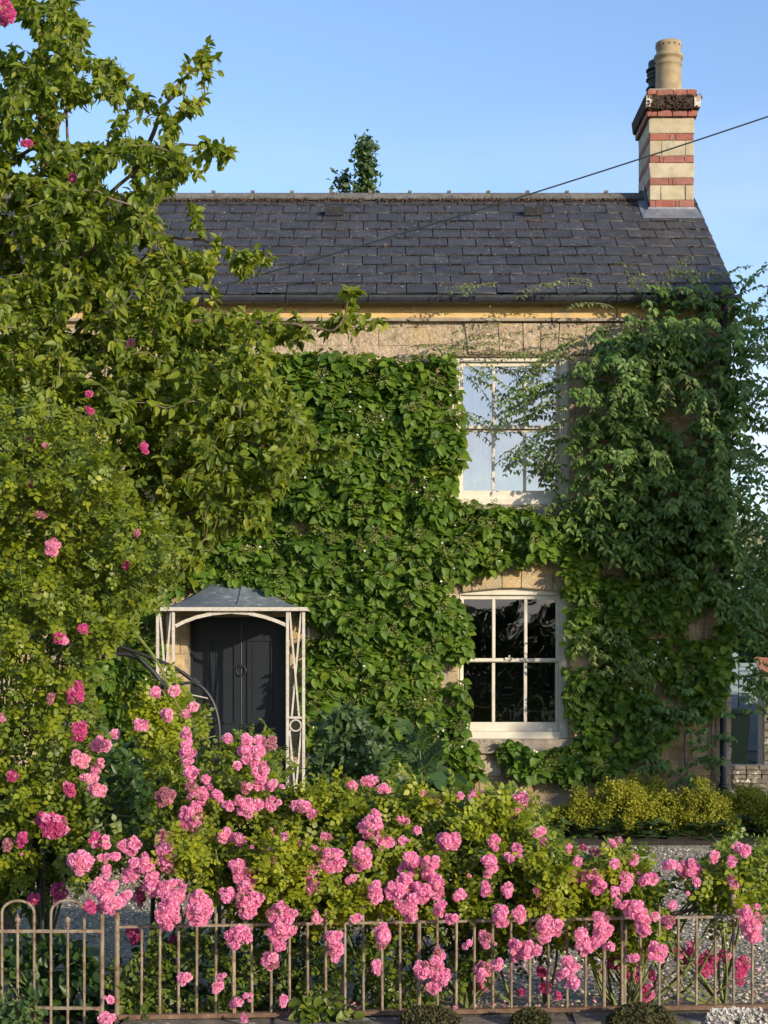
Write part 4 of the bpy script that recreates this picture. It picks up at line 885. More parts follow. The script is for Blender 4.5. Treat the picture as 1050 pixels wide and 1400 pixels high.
C = '''110 1180 36 30;145 1157 16 14 p;143 1175 22 18;157 1171 12 12;180 1157 34 28;199 1180 20 28;183 1178 18 12;145 1192 12 12;180 1198 30 22;143 1217 38 34;150 1238 40 30;123 1238 18 20 d;171 1223 16 16;207 1210 26 34;223 1147 24 26;227 1173 28 40;237 1220 40 36;230 1250 32 44;272 1243 34 50;260 1123 32 34;308 1142 18 22;325 1147 26 22;272 1150 14 16;345 1157 10 10;323 1185 22 20;333 1203 32 34;310 1225 26 24;337 1233 30 50;325 1280 34 34;132 1150 34 24 d;252 1340 18 20;302 1335 18 18;298 1350 18 18;340 1363 18 18;323 1372 14 14;333 1390 16 16;148 1392 26 20;147 1365 14 14;413 1103 22 14;427 1110 12 12;373 1137 16 16;387 1147 14 14;405 1155 18 18;367 1165 16 16;377 1177 36 14;360 1193 14 14;445 1145 14 14;430 1163 16 16;455 1177 34 36;513 1115 18 18;507 1132 34 30;550 1120 28 14;527 1150 26 22;554 1150 20 14;567 1138 14 14;575 1161 10 10;495 1172 28 40;427 1203 24 40;513 1222 24 34;478 1203 20 16;563 1175 22 20;557 1193 28 30;588 1180 28 22;587 1195 18 18;540 1218 28 26;553 1210 24 34;577 1220 28 30;598 1213 22 34;557 1237 32 30;562 1253 14 14;603 1245 20 26;627 1225 18 16;613 1150 34 26;677 1152 16 26;670 1182 24 24;695 1175 14 14;643 1200 10 10 p;668 1197 10 10 p;665 1217 18 28;693 1217 18 20;685 1253 22 30;385 1250 42 30;382 1273 34 28;397 1272 18 18;383 1293 20 18;370 1313 24 28;352 1227 14 30;433 1252 14 18;487 1257 12 12;455 1280 28 18;458 1297 22 34;523 1280 20 34;515 1325 18 22;618 1257 12 12;597 1310 26 26;580 1327 34 26;607 1333 26 26;592 1350 20 20;640 1292 14 14;663 1287 20 30;678 1292 12 12;660 1327 28 26;680 1320 20 22;386 1369 16 16;623 1377 12 12;705 1110 14 14;715 1100 12 12;733 1137 30 14;742 1152 12 12;710 1160 18 20;712 1172 10 10;778 1163 12 18;798 1156 10 10 d;791 1177 13 13;812 1165 13 13 s;845 1148 11 11;838 1155 12 12;842 1183 10 10;866 1174 11 11;873 1190 10 10;782 1197 22 18;807 1203 46 28;817 1212 28 22;855 1202 22 26;852 1212 12 12;838 1222 14 14;850 1232 28 22;867 1242 32 26;880 1253 30 26;880 1270 22 28;882 1206 13 13;893 1202 13 13;913 1183 22 12;925 1181 12 12;943 1188 38 26;950 1205 10 10;937 1223 13 13;920 1237 10 10;914 1260 13 13;897 1255 10 10;1008 1157 20 18;1018 1160 14 14;1002 1178 20 18;977 1172 14 16 p;1004 1206 17 17;1032 1239 12 12;1017 1250 22 26;1033 1263 26 34;1030 1282 24 18;1020 1267 20 22;712 1250 22 26;733 1220 10 10;750 1267 34 30;747 1282 20 16;705 1300 20 30;720 1298 24 26;733 1300 16 16;795 1280 14 14;800 1293 24 30;822 1257 24 24;825 1273 28 30;817 1287 20 20;833 1295 18 14;777 1313 18 20;785 1323 14 14;769 1330 12 12;782 1343 20 18;900 1303 28 30;865 1308 14 14;480 1072 18 14;505 1068 26 16;525 1078 20 16;595 1092 26 14 p;650 1088 24 14;580 1087 12 12;712 1092 26 16;628 1090 12 12;
212 949 18 18;234 943 14 14;192 989 19 19;230 976 14 14 p;257 977 14 14;263 969 12 12;255 1003 13 13;255 1015 16 16;257 1028 24 20;257 1043 22 18;258 1055 20 18;272 1053 9 9;258 1073 14 14;272 1088 30 26;288 1075 15 15;282 1066 9 9;298 1088 10 10;262 1113 32 30;225 1090 28 26 s;313 1006 14 14;337 1014 18 20;356 1015 16 16;372 1018 20 20 s;340 1026 30 16;353 1025 14 14;325 1046 14 16;339 1039 22 18;353 1037 14 14;351 1050 14 14;361 1047 14 22;356 1069 20 24;373 1074 14 18;387 1077 10 10;327 1093 18 18;337 1077 20 20 s;355 1101 14 14;372 1098 26 20;312 1101 14 14;329 1106 16 16;340 1103 20 30;411 1102 24 16;
840 1313 16 24 b;867 1330 24 36 b;887 1333 14 14 b;883 1357 22 28 b;930 1307 22 24 b;967 1317 30 34 b;945 1297 12 20 b;993 1307 20 20 b;1015 1317 22 24 b;1013 1337 16 26 b;743 1327 20 14 b;763 1362 12 12 b;818 1335 12 12 b;745 1353 12 12 b;713 1357 16 14 b;182 1277 20 30 b;238 1292 18 26 b;80 1220 24 30 b;47 1230 18 18 b;70 1130 34 34 b;30 1150 26 20 b;10 1155 12 12 s;190 1225 20 30 b;205 1330 12 12 b;660 1345 14 20 b'''
CL = []
for c in C.replace('\n','').split(';'):
    q = c.split(); x, y, w_, h_ = map(float, q[:4]); col = q[4] if len(q) > 4 else 'n'; back = col == 'b'
    if back: col = 'd'
    if x < 420 and y < 1115: Y = 7.32
    elif back: Y = 7.55
    elif y > 1185: Y = 6.92+max(0,(1230-y))*.004
    else: Y = 6.98+(1185-y)*.0045
    CL.append((x, y, w_, h_, col, Y))
groups_r = 'rambling roses along the iron fence'
RB = [('pink rambling rose at the left end of the fence beside the gate', -1.1, lambda x: x < 450), ('thick pink rambling rose over the middle of the fence', .15, lambda x: 450 <= x < 750), ('sparser pink rambling rose at the right end of the fence', 1.2, lambda x: x >= 750)]
roots = []
for lab, X, fn in RB:
    r_ = thing('rambling_rose', (X, 7.5, 0), lab, 'rose', groups_r); roots.append(r_)
    blooms(r_, [c for c in CL if fn(c[0])])
def Yf(x, y): return 7.12+(.0 if y > 1180 else (1180-y)*.0045)
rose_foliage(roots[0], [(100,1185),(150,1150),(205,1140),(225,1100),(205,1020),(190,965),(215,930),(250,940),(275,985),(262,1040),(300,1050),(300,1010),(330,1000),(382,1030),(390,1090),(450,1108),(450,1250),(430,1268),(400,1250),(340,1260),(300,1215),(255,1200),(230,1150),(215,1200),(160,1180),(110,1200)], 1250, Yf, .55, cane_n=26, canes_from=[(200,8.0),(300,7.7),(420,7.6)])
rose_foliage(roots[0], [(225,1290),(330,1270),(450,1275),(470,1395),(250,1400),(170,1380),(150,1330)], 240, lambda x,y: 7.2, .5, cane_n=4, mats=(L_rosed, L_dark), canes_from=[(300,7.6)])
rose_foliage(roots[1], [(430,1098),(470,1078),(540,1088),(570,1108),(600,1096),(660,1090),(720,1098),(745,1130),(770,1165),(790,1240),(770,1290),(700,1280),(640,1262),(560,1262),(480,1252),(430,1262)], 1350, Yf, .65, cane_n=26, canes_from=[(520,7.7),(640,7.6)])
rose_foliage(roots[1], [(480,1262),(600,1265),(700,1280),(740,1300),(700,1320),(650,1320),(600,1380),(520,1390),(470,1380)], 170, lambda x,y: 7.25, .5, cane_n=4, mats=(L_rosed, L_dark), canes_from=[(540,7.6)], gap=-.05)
rose_foliage(roots[2], [(740,1140),(790,1190),(800,1165),(840,1165),(870,1190),(900,1205),(960,1180),(1000,1150),(1060,1165),(1060,1240),(1000,1245),(960,1240),(900,1240),(905,1275),(870,1300),(800,1290),(760,1270),(740,1210)], 860, Yf, .5, cane_n=30, canes_from=[(855,7.35),(880,7.6),(990,7.6)], gap=-.18)
L_lime = leafmat('new_rose_leaf', [(0,(.17,.22,.014)),(.5,(.30,.34,.020)),(1,(.42,.42,.04))], .48, .45)
for k_, (cx_, cy_, a_, b_) in enumerate([(640,1120,50,22),(215,985,26,45),(445,1095,40,22),(700,1122,38,26),(250,1165,30,30),(400,1185,45,30),(620,1215,30,26),(745,1205,34,30),(560,1090,30,18),(840,1185,26,18),(985,1225,34,22),(330,1110,30,30),(480,1235,26,18)]):
    rose_foliage(roots[0 if cx_ < 450 else (1 if cx_ < 750 else 2)], [(cx_+a_*math.cos(t), cy_+b_*math.sin(t)) for t in np.linspace(0,5.7,10)], int(a_*b_/22), lambda x,y: Yf(x,y)-.10, .12, cane_n=2, canes_from=[(cx_,7.7)], mats=(L_lime, L_rose), gap=-.3)
m = MB(); seg_tube(m, smooth_path([P(850,1378,7.25),P(852,1320,7.25),P(850,1270,7.25),P(870,1255,7.2),P(930,1248,7.2),P(990,1225,7.2),P(1030,1195,7.2)],4), .016, .007, 7); m.build('main_cane', M_bark, roots[2], smooth=True)
for pts in ([(850,1300),(820,1240),(780,1200),(750,1175)],[(870,1370),(920,1330),(960,1310),(1000,1300)],[(860,1250),(890,1215),(930,1215),(960,1235)],[(950,1390),(990,1350),(1040,1330)],[(560,1385),(600,1330),(660,1300)],[(480,1385),(540,1350),(610,1370)]):
    m = MB(); seg_tube(m, smooth_path([P(a,b,7.3+.1*random.random()) for a, b in pts],4), .007, .003, 5); m.build('bare_cane', M_bark, roots[2] if pts[0][0] > 700 else roots[1])
Lp = Leaves()
for _ in range(900): Lp.add((random.gauss(0,1.2), random.uniform(7.1,8.6), .022), rv()*Vector((1,1,.1)).x, Vector((0,0,1))+rv(.3), random.uniform(.010,.018))
tag(Lp.build('fallen_petals', T_Q, PET['p'], None), 'pink petals fallen on the gravel below the roses', 'petals')
# climbing rose through the tree and over the garden arch, lower left
cr_ = thing('climbing_rose', (-2.0, 8.2, 0), 'climbing rose with deep pink blooms growing up through the apple tree', 'rose')
CC = '83 875 26 20 d;114 862 18 18 d;102 947 28 32 d;70 957 12 18 s;109 1000 22 26 d;137 1017 28 22 p;158 1003 9 14 p;108 1038 32 24 p;135 1047 22 22 p;122 1063 26 20 p;132 1080 26 22 p;93 1078 20 20 d;20 1057 14 14 d;3 980 8 10 d;5 15 30 40 d;36 195 12 10 d;104 243 16 14 d;120 538 10 9 d;122 560 11 11 d;42 600 16 12 s;63 609 15 13 d;197 614 12 18 d;40 663 16 14 d;55 705 18 12 s;72 748 20 28 n;47 817 13 16 n;171 770 8 13 d;187 727 12 8 s;179 470 8 6 s;62 1120 30 20 d;85 1130 20 24 d;30 1170 16 12 s;148 1150 12 12 d'
CQ = []
for c in CC.split(';'):
    q = c.split(); x, y, w_, h_ = map(float, q[:4]); CQ.append((x, y, w_, h_, q[4], 7.62 if y > 820 else (7.75 if y > 500 else (8.75 if y > 20 else 6.6))))
blooms(cr_, CQ)
def Yc(x, y): return 7.72+.25*nz(x*.01,y*.01)
rose_foliage(cr_, [(-60,560),(60,540),(140,600),(180,700),(250,740),(215,800),(180,860),(130,900),(120,960),(128,1010),(120,1060),(150,1110),(110,1165),(60,1190),(20,1215),(-60,1230)], 1900, Yc, .9, size=.095, cane_n=34, canes_from=[(-20,8.8),(60,8.7)], gap=-.30, mats=(L_rose, L_rosed))
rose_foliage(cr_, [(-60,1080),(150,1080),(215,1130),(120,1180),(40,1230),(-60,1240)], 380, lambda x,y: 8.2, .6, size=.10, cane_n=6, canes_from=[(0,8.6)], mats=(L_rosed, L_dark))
for pts in ([(20,1080),(80,1092),(130,1110),(190,1118)],[(180,860),(215,905),(240,960),(262,990),(285,1040)],[(262,982),(275,1010),(290,1050),(300,1090)]):
    m = MB(); seg_tube(m, smooth_path([P(a,b,7.9) for a, b in pts],4), .008, .004, 5); m.build('long_cane', M_cane, cr_)

# ------------------------------------------------------------------ black tube garden arch
ar = thing('garden_arch', (-1.3, 8.2, 0), 'black tubular metal garden arch half hidden by roses left of the door', 'garden arch')
YA, YB = 8.0, 8.7
A = [P(214,1400,YA)]; A = [Vector((P(206,1200,YA).x,YA,0))]+[P(207,1300,YA),P(211,1180,YA),P(216,1080,YA),P(220,1000,YA),P(224,955,YA),P(219,932,YA),P(205,914,YA),P(187,899,YA),P(167,894,YA),P(140,898,YA),P(112,909,YA),P(85,930,YA),P(68,960,YA),P(60,1000,YA),P(58,1100,YA)]
A.append(Vector((A[-1].x,YA,0)))
B = [Vector((P(300,1100,YB).x,YB,0))]+[P(300,1100,YB),P(300,1020,YB),P(299,990,YB),P(293,965,YB),P(282,946,YB),P(266,932,YB),P(240,914,YB),P(213,902,YB),P(187,892,YB),P(160,882,YB),P(140,872,YB),P(110,872,YB),P(85,890,YB),P(70,930,YB),P(66,1000,YB)]
B.append(Vector((B[-1].x,YB,0)))
for q in (A, B):
    m = MB(); m.tube(smooth_path(q,4), .0125 if q is A else .0115, 8); m.build('hoop', M_iron, ar, smooth=True)
for a, b_ in ((P(220,936,YA),P(267,933,YB)),(P(167,894,YA),P(160,882,YB)),(P(216,1080,YA),P(300,1060,YB))):
    m = MB(); m.tube([a,b_], .008, 8); m.build('cross_tube', M_iron, ar)
for a in (P(267,933,YB), P(222,936,YA), P(218,1035,YA)):
    m = MB(); m.tube([a+Vector((-.018,0,.014)),a+Vector((.018,0,-.014))], .022, 10); m.build('joint_collar', M_iron, ar)
m = MB(); m.tube([P(240,944,YB),P(262,950,YB),P(285,955,YB),P(290,960,YB)], .004, 5); m.build('wire_tie', M_trellis, ar)

# ------------------------------------------------------------------ lady's mantle in the bed
def mantle(px, Yb, top, wpx, label):
    X = PX(px, Yb); r = wpx/F*Yb/2; h_ = PZ(top, Yb)
    root = thing('ladys_mantle', (X, Yb, .02), label, 'plant', "lady's mantle clumps in the bed below the wall")
    Lm = Leaves(); Ll = Leaves(); st = MB()
    sprays = int(120*r/.4)
    for _ in range(sprays):
        a = random.random()*6.28; u = random.random()**.5; q = Vector((math.cos(a)*u*r, math.sin(a)*u*r*.8, 0)); hz = h_*(1-.60*u**2.2)*random.uniform(.70,1.12)*(1+.25*nz(q.x*5,q.y*5,X))
        c = Vector((X,Yb,0))+q+Vector((0,0,hz)); b0 = Vector((X,Yb,.03))+q*.35; st.tube([b0, b0.lerp(c,.6)+rv(.01), c], .0022, 3, False)
        for i in range(70):
            o = rv(.034); o.z *= .8; Lm.add(c+o, rv(), Vector((.2,-.5,.8))+rv(.6), random.uniform(.011,.021))
    for _ in range(int(90*r/.4)):
        a = random.random()*6.28; u = random.uniform(.7,1.08); p = Vector((X+math.cos(a)*u*r, Yb+math.sin(a)*u*r*.8-.02, random.uniform(.03,.20)))
        Ll.add(p, (math.cos(a),math.sin(a)-.3,.1), Vector((0,-.45,1))+rv(.25), random.uniform(.07,.13))
    for k in range(3): pass
    Lm.build('flower_froth', T_Q, L_mantle, root); Ll.build('foliage', T_WIDE, L_mleaf, root, 30); st.build('stem', M_cane, root, 'stuff')
for a in ((742,14.75,1108,66,"small lime flowered clump, leftmost below the sash window"),(795,14.6,1092,84,"lime green lady's mantle clump under the drooping creeper stems"),(850,14.55,1078,96,"tall lime flowered clump directly below the slanting bare stem"),
          (905,14.6,1095,88,"broad yellow green clump in the middle of the right bed"),(955,14.55,1082,96,"largest lime flowered clump in front of the cottage corner"),(1010,14.9,1082,80,"lime clump at the foot of the black drainpipe"),
          (1050,14.8,1098,80,"dull olive clump at the right edge beside the drive"),(880,15.3,1072,90,"rear lime clump against the stone wall"),(700,15.0,1112,70,"shaded lime clump behind the roses under the window sill"),(1030,15.5,1085,70,"rear clump beyond the cottage corner by the drive")): mantle(*a)

# ------------------------------------------------------------------ other plants
def bushy(name, loc, label, cat, poly, n, Yb, thick, T, lm, size, k=4, droop=.3, group=None, up=.6):
    root = thing(name, loc, label, cat, group); Lv = Leaves(); st = MB(); b0 = Vector(loc)
    for x, y in samp(poly, n):
        c = P(x, y, Yb+random.uniform(-.5,.5)*thick); 
        if random.random() < .16: st.tube([b0+rv(.03)*Vector((1,1,0)).x, b0.lerp(c,.55)+Vector((0,0,.08))+rv(.02), c], [.006,.004,.002], 4, False)
        dv = (c-b0).normalized()
        for i in range(k): Lv.add(c+rv(.025), dv*.6+rv(.6)+Vector((0,-.2,-droop)), Vector((.1,-.55,up))+rv(.35), size*random.uniform(.6,1.2))
    Lv.build('foliage', T, lm, root); st.build('stem', M_cane, root, 'stuff'); return root
bushy('willowy_shrub', (-.5,13.2,0), 'narrow leaved grey green shrub right of the porch trellis', 'shrub', [(428,1050),(445,985),(480,965),(520,1000),(530,1090),(430,1110)], 260, 13.2, .6, T_LONG, L_shrub, .11, 6)
bushy('broadleaf_plant', (.0,11.5,0), 'large leaved dark plant behind the rose tops near the middle', 'plant', [(490,1100),(540,1085),(620,1075),(640,1100),(600,1130),(500,1130)], 90, 11.5, .5, T_WIDE, L_dark, .17, 3)
root = thing('feathery_seedling', (.30, 12.4, 0), 'feathery sapling with long pinnate leaves in front of the hydrangea', 'sapling'); Lv = Leaves(); m = MB()
b0 = Vector((.30,12.4,0)); top = P(573,1010,12.4); seg_tube(m, smooth_path([b0, b0.lerp(top,.5)+Vector((.02,0,0)), top],4), .012, .005, 6); m.build('stem', M_cane, root)
for i in range(26):
    t = random.uniform(.35,1); p = b0.lerp(top,t); a = random.random()*6.28; Lv.add(p, (math.cos(a),math.sin(a)-.2,.55+t*.3), Vector((0,-.5,.8))+rv(.2), random.uniform(.20,.32))
Lv.build('fronds', T_PIN, L_shrub, root)
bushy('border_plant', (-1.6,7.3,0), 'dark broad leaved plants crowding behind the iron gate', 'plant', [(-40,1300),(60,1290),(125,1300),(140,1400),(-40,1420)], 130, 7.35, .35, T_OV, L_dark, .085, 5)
bushy('border_plant', (-1.15,7.25,0), 'low leafy tuft between the gate post and the arch leg', 'plant', [(165,1355),(200,1345),(215,1400),(160,1410)], 45, 7.1, .15, T_OV, L_rosed, .05, 5)
bushy('trailing_plant', (-.25,6.98,.10), 'round leaved trailing plant spilling over the plinth in the middle', 'plant', [(415,1375),(440,1365),(470,1378),(478,1400),(420,1402)], 30, 6.93, .06, T_HYD, L_rosed, .05, 5)
bushy('border_plant', (-1.62,7.0,.1), 'creeping leaves at the foot of the iron gate', 'plant', [(-20,1360),(45,1350),(52,1400),(-20,1410)], 40, 6.97, .12, T_OV, L_shrub, .055, 4)
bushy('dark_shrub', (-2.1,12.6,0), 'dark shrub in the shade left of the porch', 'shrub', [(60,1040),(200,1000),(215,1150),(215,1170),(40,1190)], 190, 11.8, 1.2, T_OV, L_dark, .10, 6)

# ------------------------------------------------------------------ iron fence, gate, plinth
FY = 7.0
def sl_(x): return (x-.0)*.017
fence = thing('iron_fence', (.45, FY, .12), 'rusting cream iron railing fence on a stone plinth draped with roses', 'fence')
def FX(px): return (px-525)/300.0
zt2, zb2 = PZ(1261,FY), PZ(1384,FY)
def rail(parent, x0, x1, z, hgt, dep, mat, nm):
    m = MB(); m.bar((x0,FY,z+sl_(x0)), (x1,FY,z+sl_(x1)), hgt, dep); m.build(nm, mat, parent)
rail(fence, FX(162), FX(1120), zt2, .011, .022, M_rust, 'top_rail'); rail(fence, FX(162), FX(1120), zb2, .020, .035, M_rustrail, 'bottom_rail')
i = 0; x = 193.0
while x < 1110:
    X = FX(x)+random.uniform(-.002,.002); zt3 = zt2+sl_(X); fin = i % 10 == 2
    tall = fin or i % 3 == 1; top_ = zt3+(.055 if tall else -.004); m = MB(); thick_ = .0095 if x in () or i % 10 == 5 else .0066
    lean = random.uniform(-.003,.003)
    m.tube([(X,FY-.001,zb2+sl_(X)),(X+lean,FY-.001,top_)], thick_, 7)
    bar = m.build('bar', M_rust, fence, smooth=False)
    if fin:
        m = MB(); prof = [(.004,0),(.012,.006),(.007,.012),(.018,.034),(.016,.045),(.001,.078)]
        m.lathe([(r,top_-.012+z) for r, z in prof], X+lean, FY-.001, 8); m.build('spear_finial', M_rust, bar)
    x += 25.3; i += 1
m = MB(); X = FX(160); m.tube([(X,FY,zb2-.2),(X,FY,zt2+.045)], .0115, 8); m.build('end_post', M_rust, fence)
m = MB(); X = FX(855); m.tube([(X,FY+.05,0),(X,FY+.012,zt2+sl_(X)-.03)], .010, 8); m.build('stay', M_rust, fence)
gate = thing('iron_gate', (-1.5, FY, .1), 'hoop topped cream iron garden gate at the lower left', 'gate')
gx = [-40,-18, 2.5,24,46.5, 69.5,92.5,115]
def gbar(px, z1, r_=.0065, z0=None, nm='bar'):
    m = MB(); m.tube([(FX(px),FY,z0 if z0 is not None else zb2-.25),(FX(px),FY,z1)], r_, 7); return m.build(nm, M_rust, gate)
zg = PZ(1273,FY); hz = PZ(1248,FY)
for a, b_, c in ((2.5,24,46.5),(69.5,92.5,115),(-66,-44,-21)):
    for q in (a, c): gbar(q, hz)
    k = gbar(b_, zg+.03)
    m = MB(); m.lathe([(r,zg+.02+z) for r, z in [(.004,0),(.011,.006),(.006,.012),(.014,.03),(.001,.06)]], FX(b_), FY, 8); m.build('spear_finial', M_rust, k)
    m = MB(); cx = (FX(a)+FX(c))/2; rr = (FX(c)-FX(a))/2; m.tube([(cx-rr*math.cos(t*math.pi/12),FY,hz+rr*.75*math.sin(t*math.pi/12)) for t in range(13)], .0065, 7); m.build('hoop', M_rust, gate)
gbar(139.5, PZ(1240,FY), .010, nm='gate_post')
for z, h_ in ((zg,.014),(PZ(1378,FY),.014)):
    m = MB(); m.bar((FX(-80),FY,z),(FX(139),FY,z), h_, .014); m.build('gate_rail', M_rust, gate)
m = MB(); seg_tube(m, [(FX(128),FY,PZ(1378,FY)),(FX(136),FY,PZ(1381,FY)),(FX(139),FY,PZ(1390,FY))], .008, .008, 6); m.build('hinge', M_rust, gate)
# plinth wall under the fence
pl = thing('plinth_wall', (.5, 6.95, -.28), 'low lichened stone plinth wall carrying the iron railings', 'wall')
X = FX(170); m = MB(); m.box(FX(168), 4.6, 6.86, 7.10, -.29, .02); m.build('wall_core', M_mortar, pl)
while X < 4.4:
    X1 = X+random.uniform(.5,.85); block(JCO, 'coping_stone', pl, X, X1, 6.80, 7.12, .02+sl_(X), zb2-.008+sl_(X), .006)
    X = X1
X = FX(170)
for z0, z1 in ((-.28,-.13),(-.13,.018)):
    X = FX(170)
    while X < 4.4: X1 = X+random.uniform(.25,.45); block(JCO, 'stone', pl, X, X1, 6.835, 6.89, z0, z1, .01); X = X1
def cushion(px, py, wpx, hpx, label, mat=M_moss2, nm='moss_cushion', cat='moss'):
    c = P(px, py, 6.79); a = wpx/F*6.8/2; b_ = hpx/F*6.8; Lc = Leaves()
    root = thing(nm, (c.x, 6.80, c.z), label, cat)
    bm = bmesh.new(); bmesh.ops.create_icosphere(bm, subdivisions=4, radius=1)
    for v in bm.verts:
        n_ = 1+.18*mn.noise(v.co*3)+.08*mn.noise(v.co*9); v.co = Vector((v.co.x*a*n_, v.co.y*.055*n_, v.co.z*b_*n_*(1 if v.co.z > 0 else 1.6)))+c
    me = bpy.data.meshes.new('cushion'); bm.to_mesh(me); bm.free(); me.materials.append(mat); me.shade_smooth(); ob('cushion', me, root)
    for _ in range(2600 if mat is M_moss2 else 0):
        d = rv().normalized(); p = Vector((d.x*a, d.y*.055, d.z*b_*(1 if d.z > 0 else 1.6)))*random.uniform(.98,1.1)+c; Lc.add(p, d+rv(.4), rv(), random.uniform(.006,.014))
    Lc.build('moss_fronds', T_Q, mat, root)
cushion(588,1398,74,20,'olive moss cushion on the plinth below the middle roses'); cushion(726,1400,50,18,'small moss cushion on the plinth, between the two larger ones'); cushion(877,1397,84,22,'wide moss cushion on the plinth near the right')
m = MB(); root = thing('lichen_patch', (1.55,6.79,.08), 'crusty white lichen on the plinth at the lower right', 'lichen')
Lc = Leaves()
for _ in range(900):
    x = random.uniform(970,1048); y = random.uniform(1381,1402)
    if nz(x*.06,y*.09,2) < -.15: continue
    q = P(x,y,6.79); Lc.add((q.x,6.795-random.uniform(0,.008),q.z), rv(), Vector((0,-1,.4))+rv(.25), random.uniform(.010,.022))
Lc.build('lichen_crust', T_Q, surf('white_lichen', [(.3,(.33,.31,.27)),(.7,(.55,.53,.48))], 40, 5, 1, .5, 90, .1), root)

# ------------------------------------------------------------------ right background: outbuildings, bin, trees
sh = thing('blue_gate', (5.85, 24, 0), 'pale blue boarded gate beyond the drive at the right edge', 'gate')
for i in range(9): block(jbm(M_bluewood)[:2], 'board', sh, 5.55+i*.14, 5.69+i*.14, 24, 24.03, .08, 1.5, .006)
bx('top_rail', M_bluewood, sh, 5.53, 6.83, 23.965, 24.0, 1.5, 1.62); bx('gate_rail', M_bluewood, sh, 5.53, 6.83, 23.965, 23.999, .25, .36)
bx('gate_rail', M_bluewood, sh, 5.53, 6.83, 23.965, 23.999, 1.15, 1.25)
for X in (5.45, 6.85): bx('gate_post', M_bluewood, sh, X-.07, X+.07, 23.94, 24.08, 0, 1.78)
ow = thing('tiled_wall', (6.5, 22.4, 0), 'rubble stone wall capped with red clay tiles at the right edge', 'wall')
m = MB(); m.box(5.50, 8, 22.2, 22.6, 0, 1.5); m.build('wall_core', M_mortar, ow)
z = 0
while z < 1.48:
    X = 5.48
    while X < 7.2: X1 = X+random.uniform(.15,.35); block(JCO, 'stone', ow, X, X1, 22.15, 22.24, z, min(z+.11,1.5), .012); X = X1
    z += .11
for i in range(9):
    m = MB(); X = 5.40+i*.2; m.add([(X,22.02,1.48),(X+.19,22.02,1.48),(X+.19,22.4,1.68),(X,22.4,1.68),(X,22.02,1.51),(X+.19,22.02,1.51),(X+.19,22.4,1.71),(X,22.4,1.71)],[(0,3,2,1),(4,5,6,7),(0,1,5,4),(1,2,6,5),(2,3,7,6),(3,0,4,7)]); m.build('roof_tile', M_tile, ow)
bn = thing('wheelie_bin', (4.83, 21.5, 0), 'dark green wheelie bin standing behind the cottage corner', 'bin')
m = MB(); b0, b1 = .19, .24; m.add([(4.83-b0,21.3,.1),(4.83+b0,21.3,.1),(4.83+b0,21.7,.1),(4.83-b0,21.7,.1),(4.83-b1,21.22,.92),(4.83+b1,21.22,.92),(4.83+b1,21.78,.92),(4.83-b1,21.78,.92)],[(0,3,2,1),(4,5,6,7),(0,1,5,4),(1,2,6,5),(2,3,7,6),(3,0,4,7)]); m.build('bin_body', M_bin, bn, bevel=.02)
bx('lid', M_bin, bn, 4.57, 5.09, 21.19, 21.8, .922, .99, .02)
for X in (4.61, 5.0):
    m = MB(); m.tube([(X,21.72,.1),(X+.05,21.72,.1)], .1, 16); m.build('wheel', M_iron, bn)
ss = thing('stone_pile', (4.75, 20.2, 0), 'short stack of flat stones beside the drive', 'stones')
for k in range(5):
    X = 4.55+random.uniform(-.03,.03)
    while X < 4.95: X1 = X+random.uniform(.14,.26); block(JCO, 'stone', ss, X, X1, 20.05, 20.35, .004+k*.06, .064+k*.06, .008); X = X1
Lg = Leaves()
for _ in range(9000): Lg.add((random.uniform(4.5,9), random.uniform(24.1,34)**1.0, .01), Vector((random.gauss(0,.3),random.gauss(0,.3),1)), rv(), random.uniform(.05,.12))
o = Lg.build('grass', T_blade(), M_grass, None); tag(o, 'short green lawn beyond the gravel at the far right', 'grass')

def far_tree(name, x, Y, h_, r, base, label, cat, lm, n=900, size=.22, spire=False, T=T_FAR, seed=0, k=7, group=None):
    root = thing(name, (x, Y, 0), label, cat, group); m = MB(); seg_tube(m, [Vector((x,Y,-.3)),Vector((x+.1,Y,h_*.5)),Vector((x,Y,h_*.93))], r*.11+.04, .02, 8); m.build('trunk', M_bark, root, smooth=True)
    Lv = Leaves(); br = MB()
    for _ in range(n):
        t = random.random(); z = base+(h_-base)*t
        if spire: rr = r*(1-t)**.75*(.75+.5*nz(t*6,seed,1.5))
        else: rr = r*math.sqrt(max(0,1-(2*t-1)**2))*(.85+.5*nz(t*3,seed,4))
        a = random.random()*6.28; g = .75+.45*nz(math.cos(a)*1.7, math.sin(a)*1.7, t*6+seed); u = random.random()**.45*rr*g
        c = Vector((x+math.cos(a)*u, Y+math.sin(a)*u, z)); dv = Vector((math.cos(a),math.sin(a),.9 if spire else .2))
        if random.random() < .12: br.tube([Vector((x,Y,max(.5,z-u*.6))), c.lerp(Vector((x,Y,z)),.4), c], [.03*r/1.5+.01,.02,.006], 4, False)
        for i in range(k): Lv.add(c+rv(size*.8), dv*.5+rv(.7), Vector((.3,-.5,.7))+rv(.5), size*random.uniform(.6,1.2))
    br.build('branch', M_bark, root, 'stuff'); Lv.build('crown', T, lm, root)
def fx(px, Y): return (px-525)/F*Y
far_tree('poplar_tree', fx(500,30), 30, PZ(198,30), .62, 5, 'slim evergreen treetop showing above the middle of the ridge', 'tree', L_shrub, 620, .13, True, seed=3)
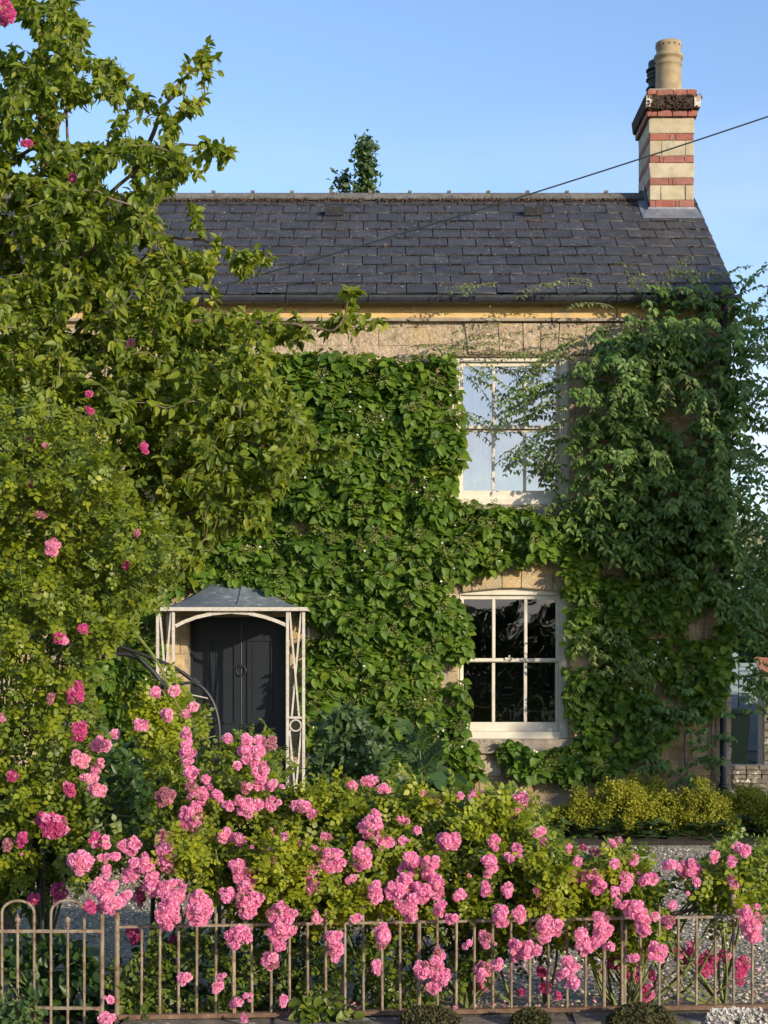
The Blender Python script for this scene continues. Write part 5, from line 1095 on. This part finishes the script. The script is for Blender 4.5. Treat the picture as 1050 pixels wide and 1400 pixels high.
far_tree('poplar_tree', fx(470,30.5), 30.5, PZ(236,30.5), .34, 5, 'shorter thin treetop just left of the slim evergreen', 'tree', L_shrub, 300, .12, True, seed=9)
far_tree('hedge_tree', fx(1075,34), 34, PZ(735,34), 1.5, .8, 'bushy green tree beyond the blue gate', 'tree', L_far, 500, .2, seed=5)
far_tree('silver_tree', fx(1022,40), 40, PZ(715,40), .75, 1.5, 'pale silvery tree seen past the cottage corner', 'tree', L_farp, 420, .15, seed=6)
far_tree('copper_tree', fx(1062,45), 45, PZ(725,45), 1.0, 2.0, 'dark purple leaved tree at the far right', 'tree', L_purp, 420, .2, seed=8)
far_tree('hedge_tree', fx(1005,28), 28, PZ(830,28), 1.3, .3, 'low green tree hidden behind the cottage corner', 'tree', L_far, 420, .16, seed=15)
far_tree('hedge_tree', fx(1075,27), 27, PZ(800,27), 1.0, 1.2, 'green tree leaning over the top of the blue gate', 'tree', L_far, 420, .16, seed=17)

# ------------------------------------------------------------------ across the road, behind the camera (mirrored in the panes, shading the corner)
far_tree('roadside_tree', 12.9, 5.6, 9.3, 1.7, 2.0, 'broad tree across the drive out of view that shades the right corner', 'tree', L_far, 1500, .26, seed=21, k=7)
def hedge(x0, x1, Y, h_, label):
    root = thing('hedge', ((x0+x1)/2, Y, -.3), label, 'hedge'); Lv = Leaves(); m = MB()
    n = int((x1-x0)*420)
    for _ in range(n):
        x = random.uniform(x0,x1); hh = h_*(1+.13*nz(x*.5,0)+.10*nz(x*2,4)); t = random.random()**.6; z = -.3+hh*t; y = Y+random.uniform(-.6,.6)
        for i in range(3): Lv.add((x+random.gauss(0,.1),y,z+random.gauss(0,.1)), rv(), Vector((0,.7,.7))+rv(.5), random.uniform(.12,.24))
    Lv.build('foliage', T_FAR, L_dark, root)
    for x in np.arange(x0+.5, x1, 1.2):
        m.tube([(x,Y,-.3),(x+random.uniform(-.1,.1),Y,h_*.7)], .04, 5)
    m.build('stem', M_bark, root, 'stuff')
hedge(-7, 9, -7, 3.1, 'dark field hedge across the road, mirrored in the downstairs panes')
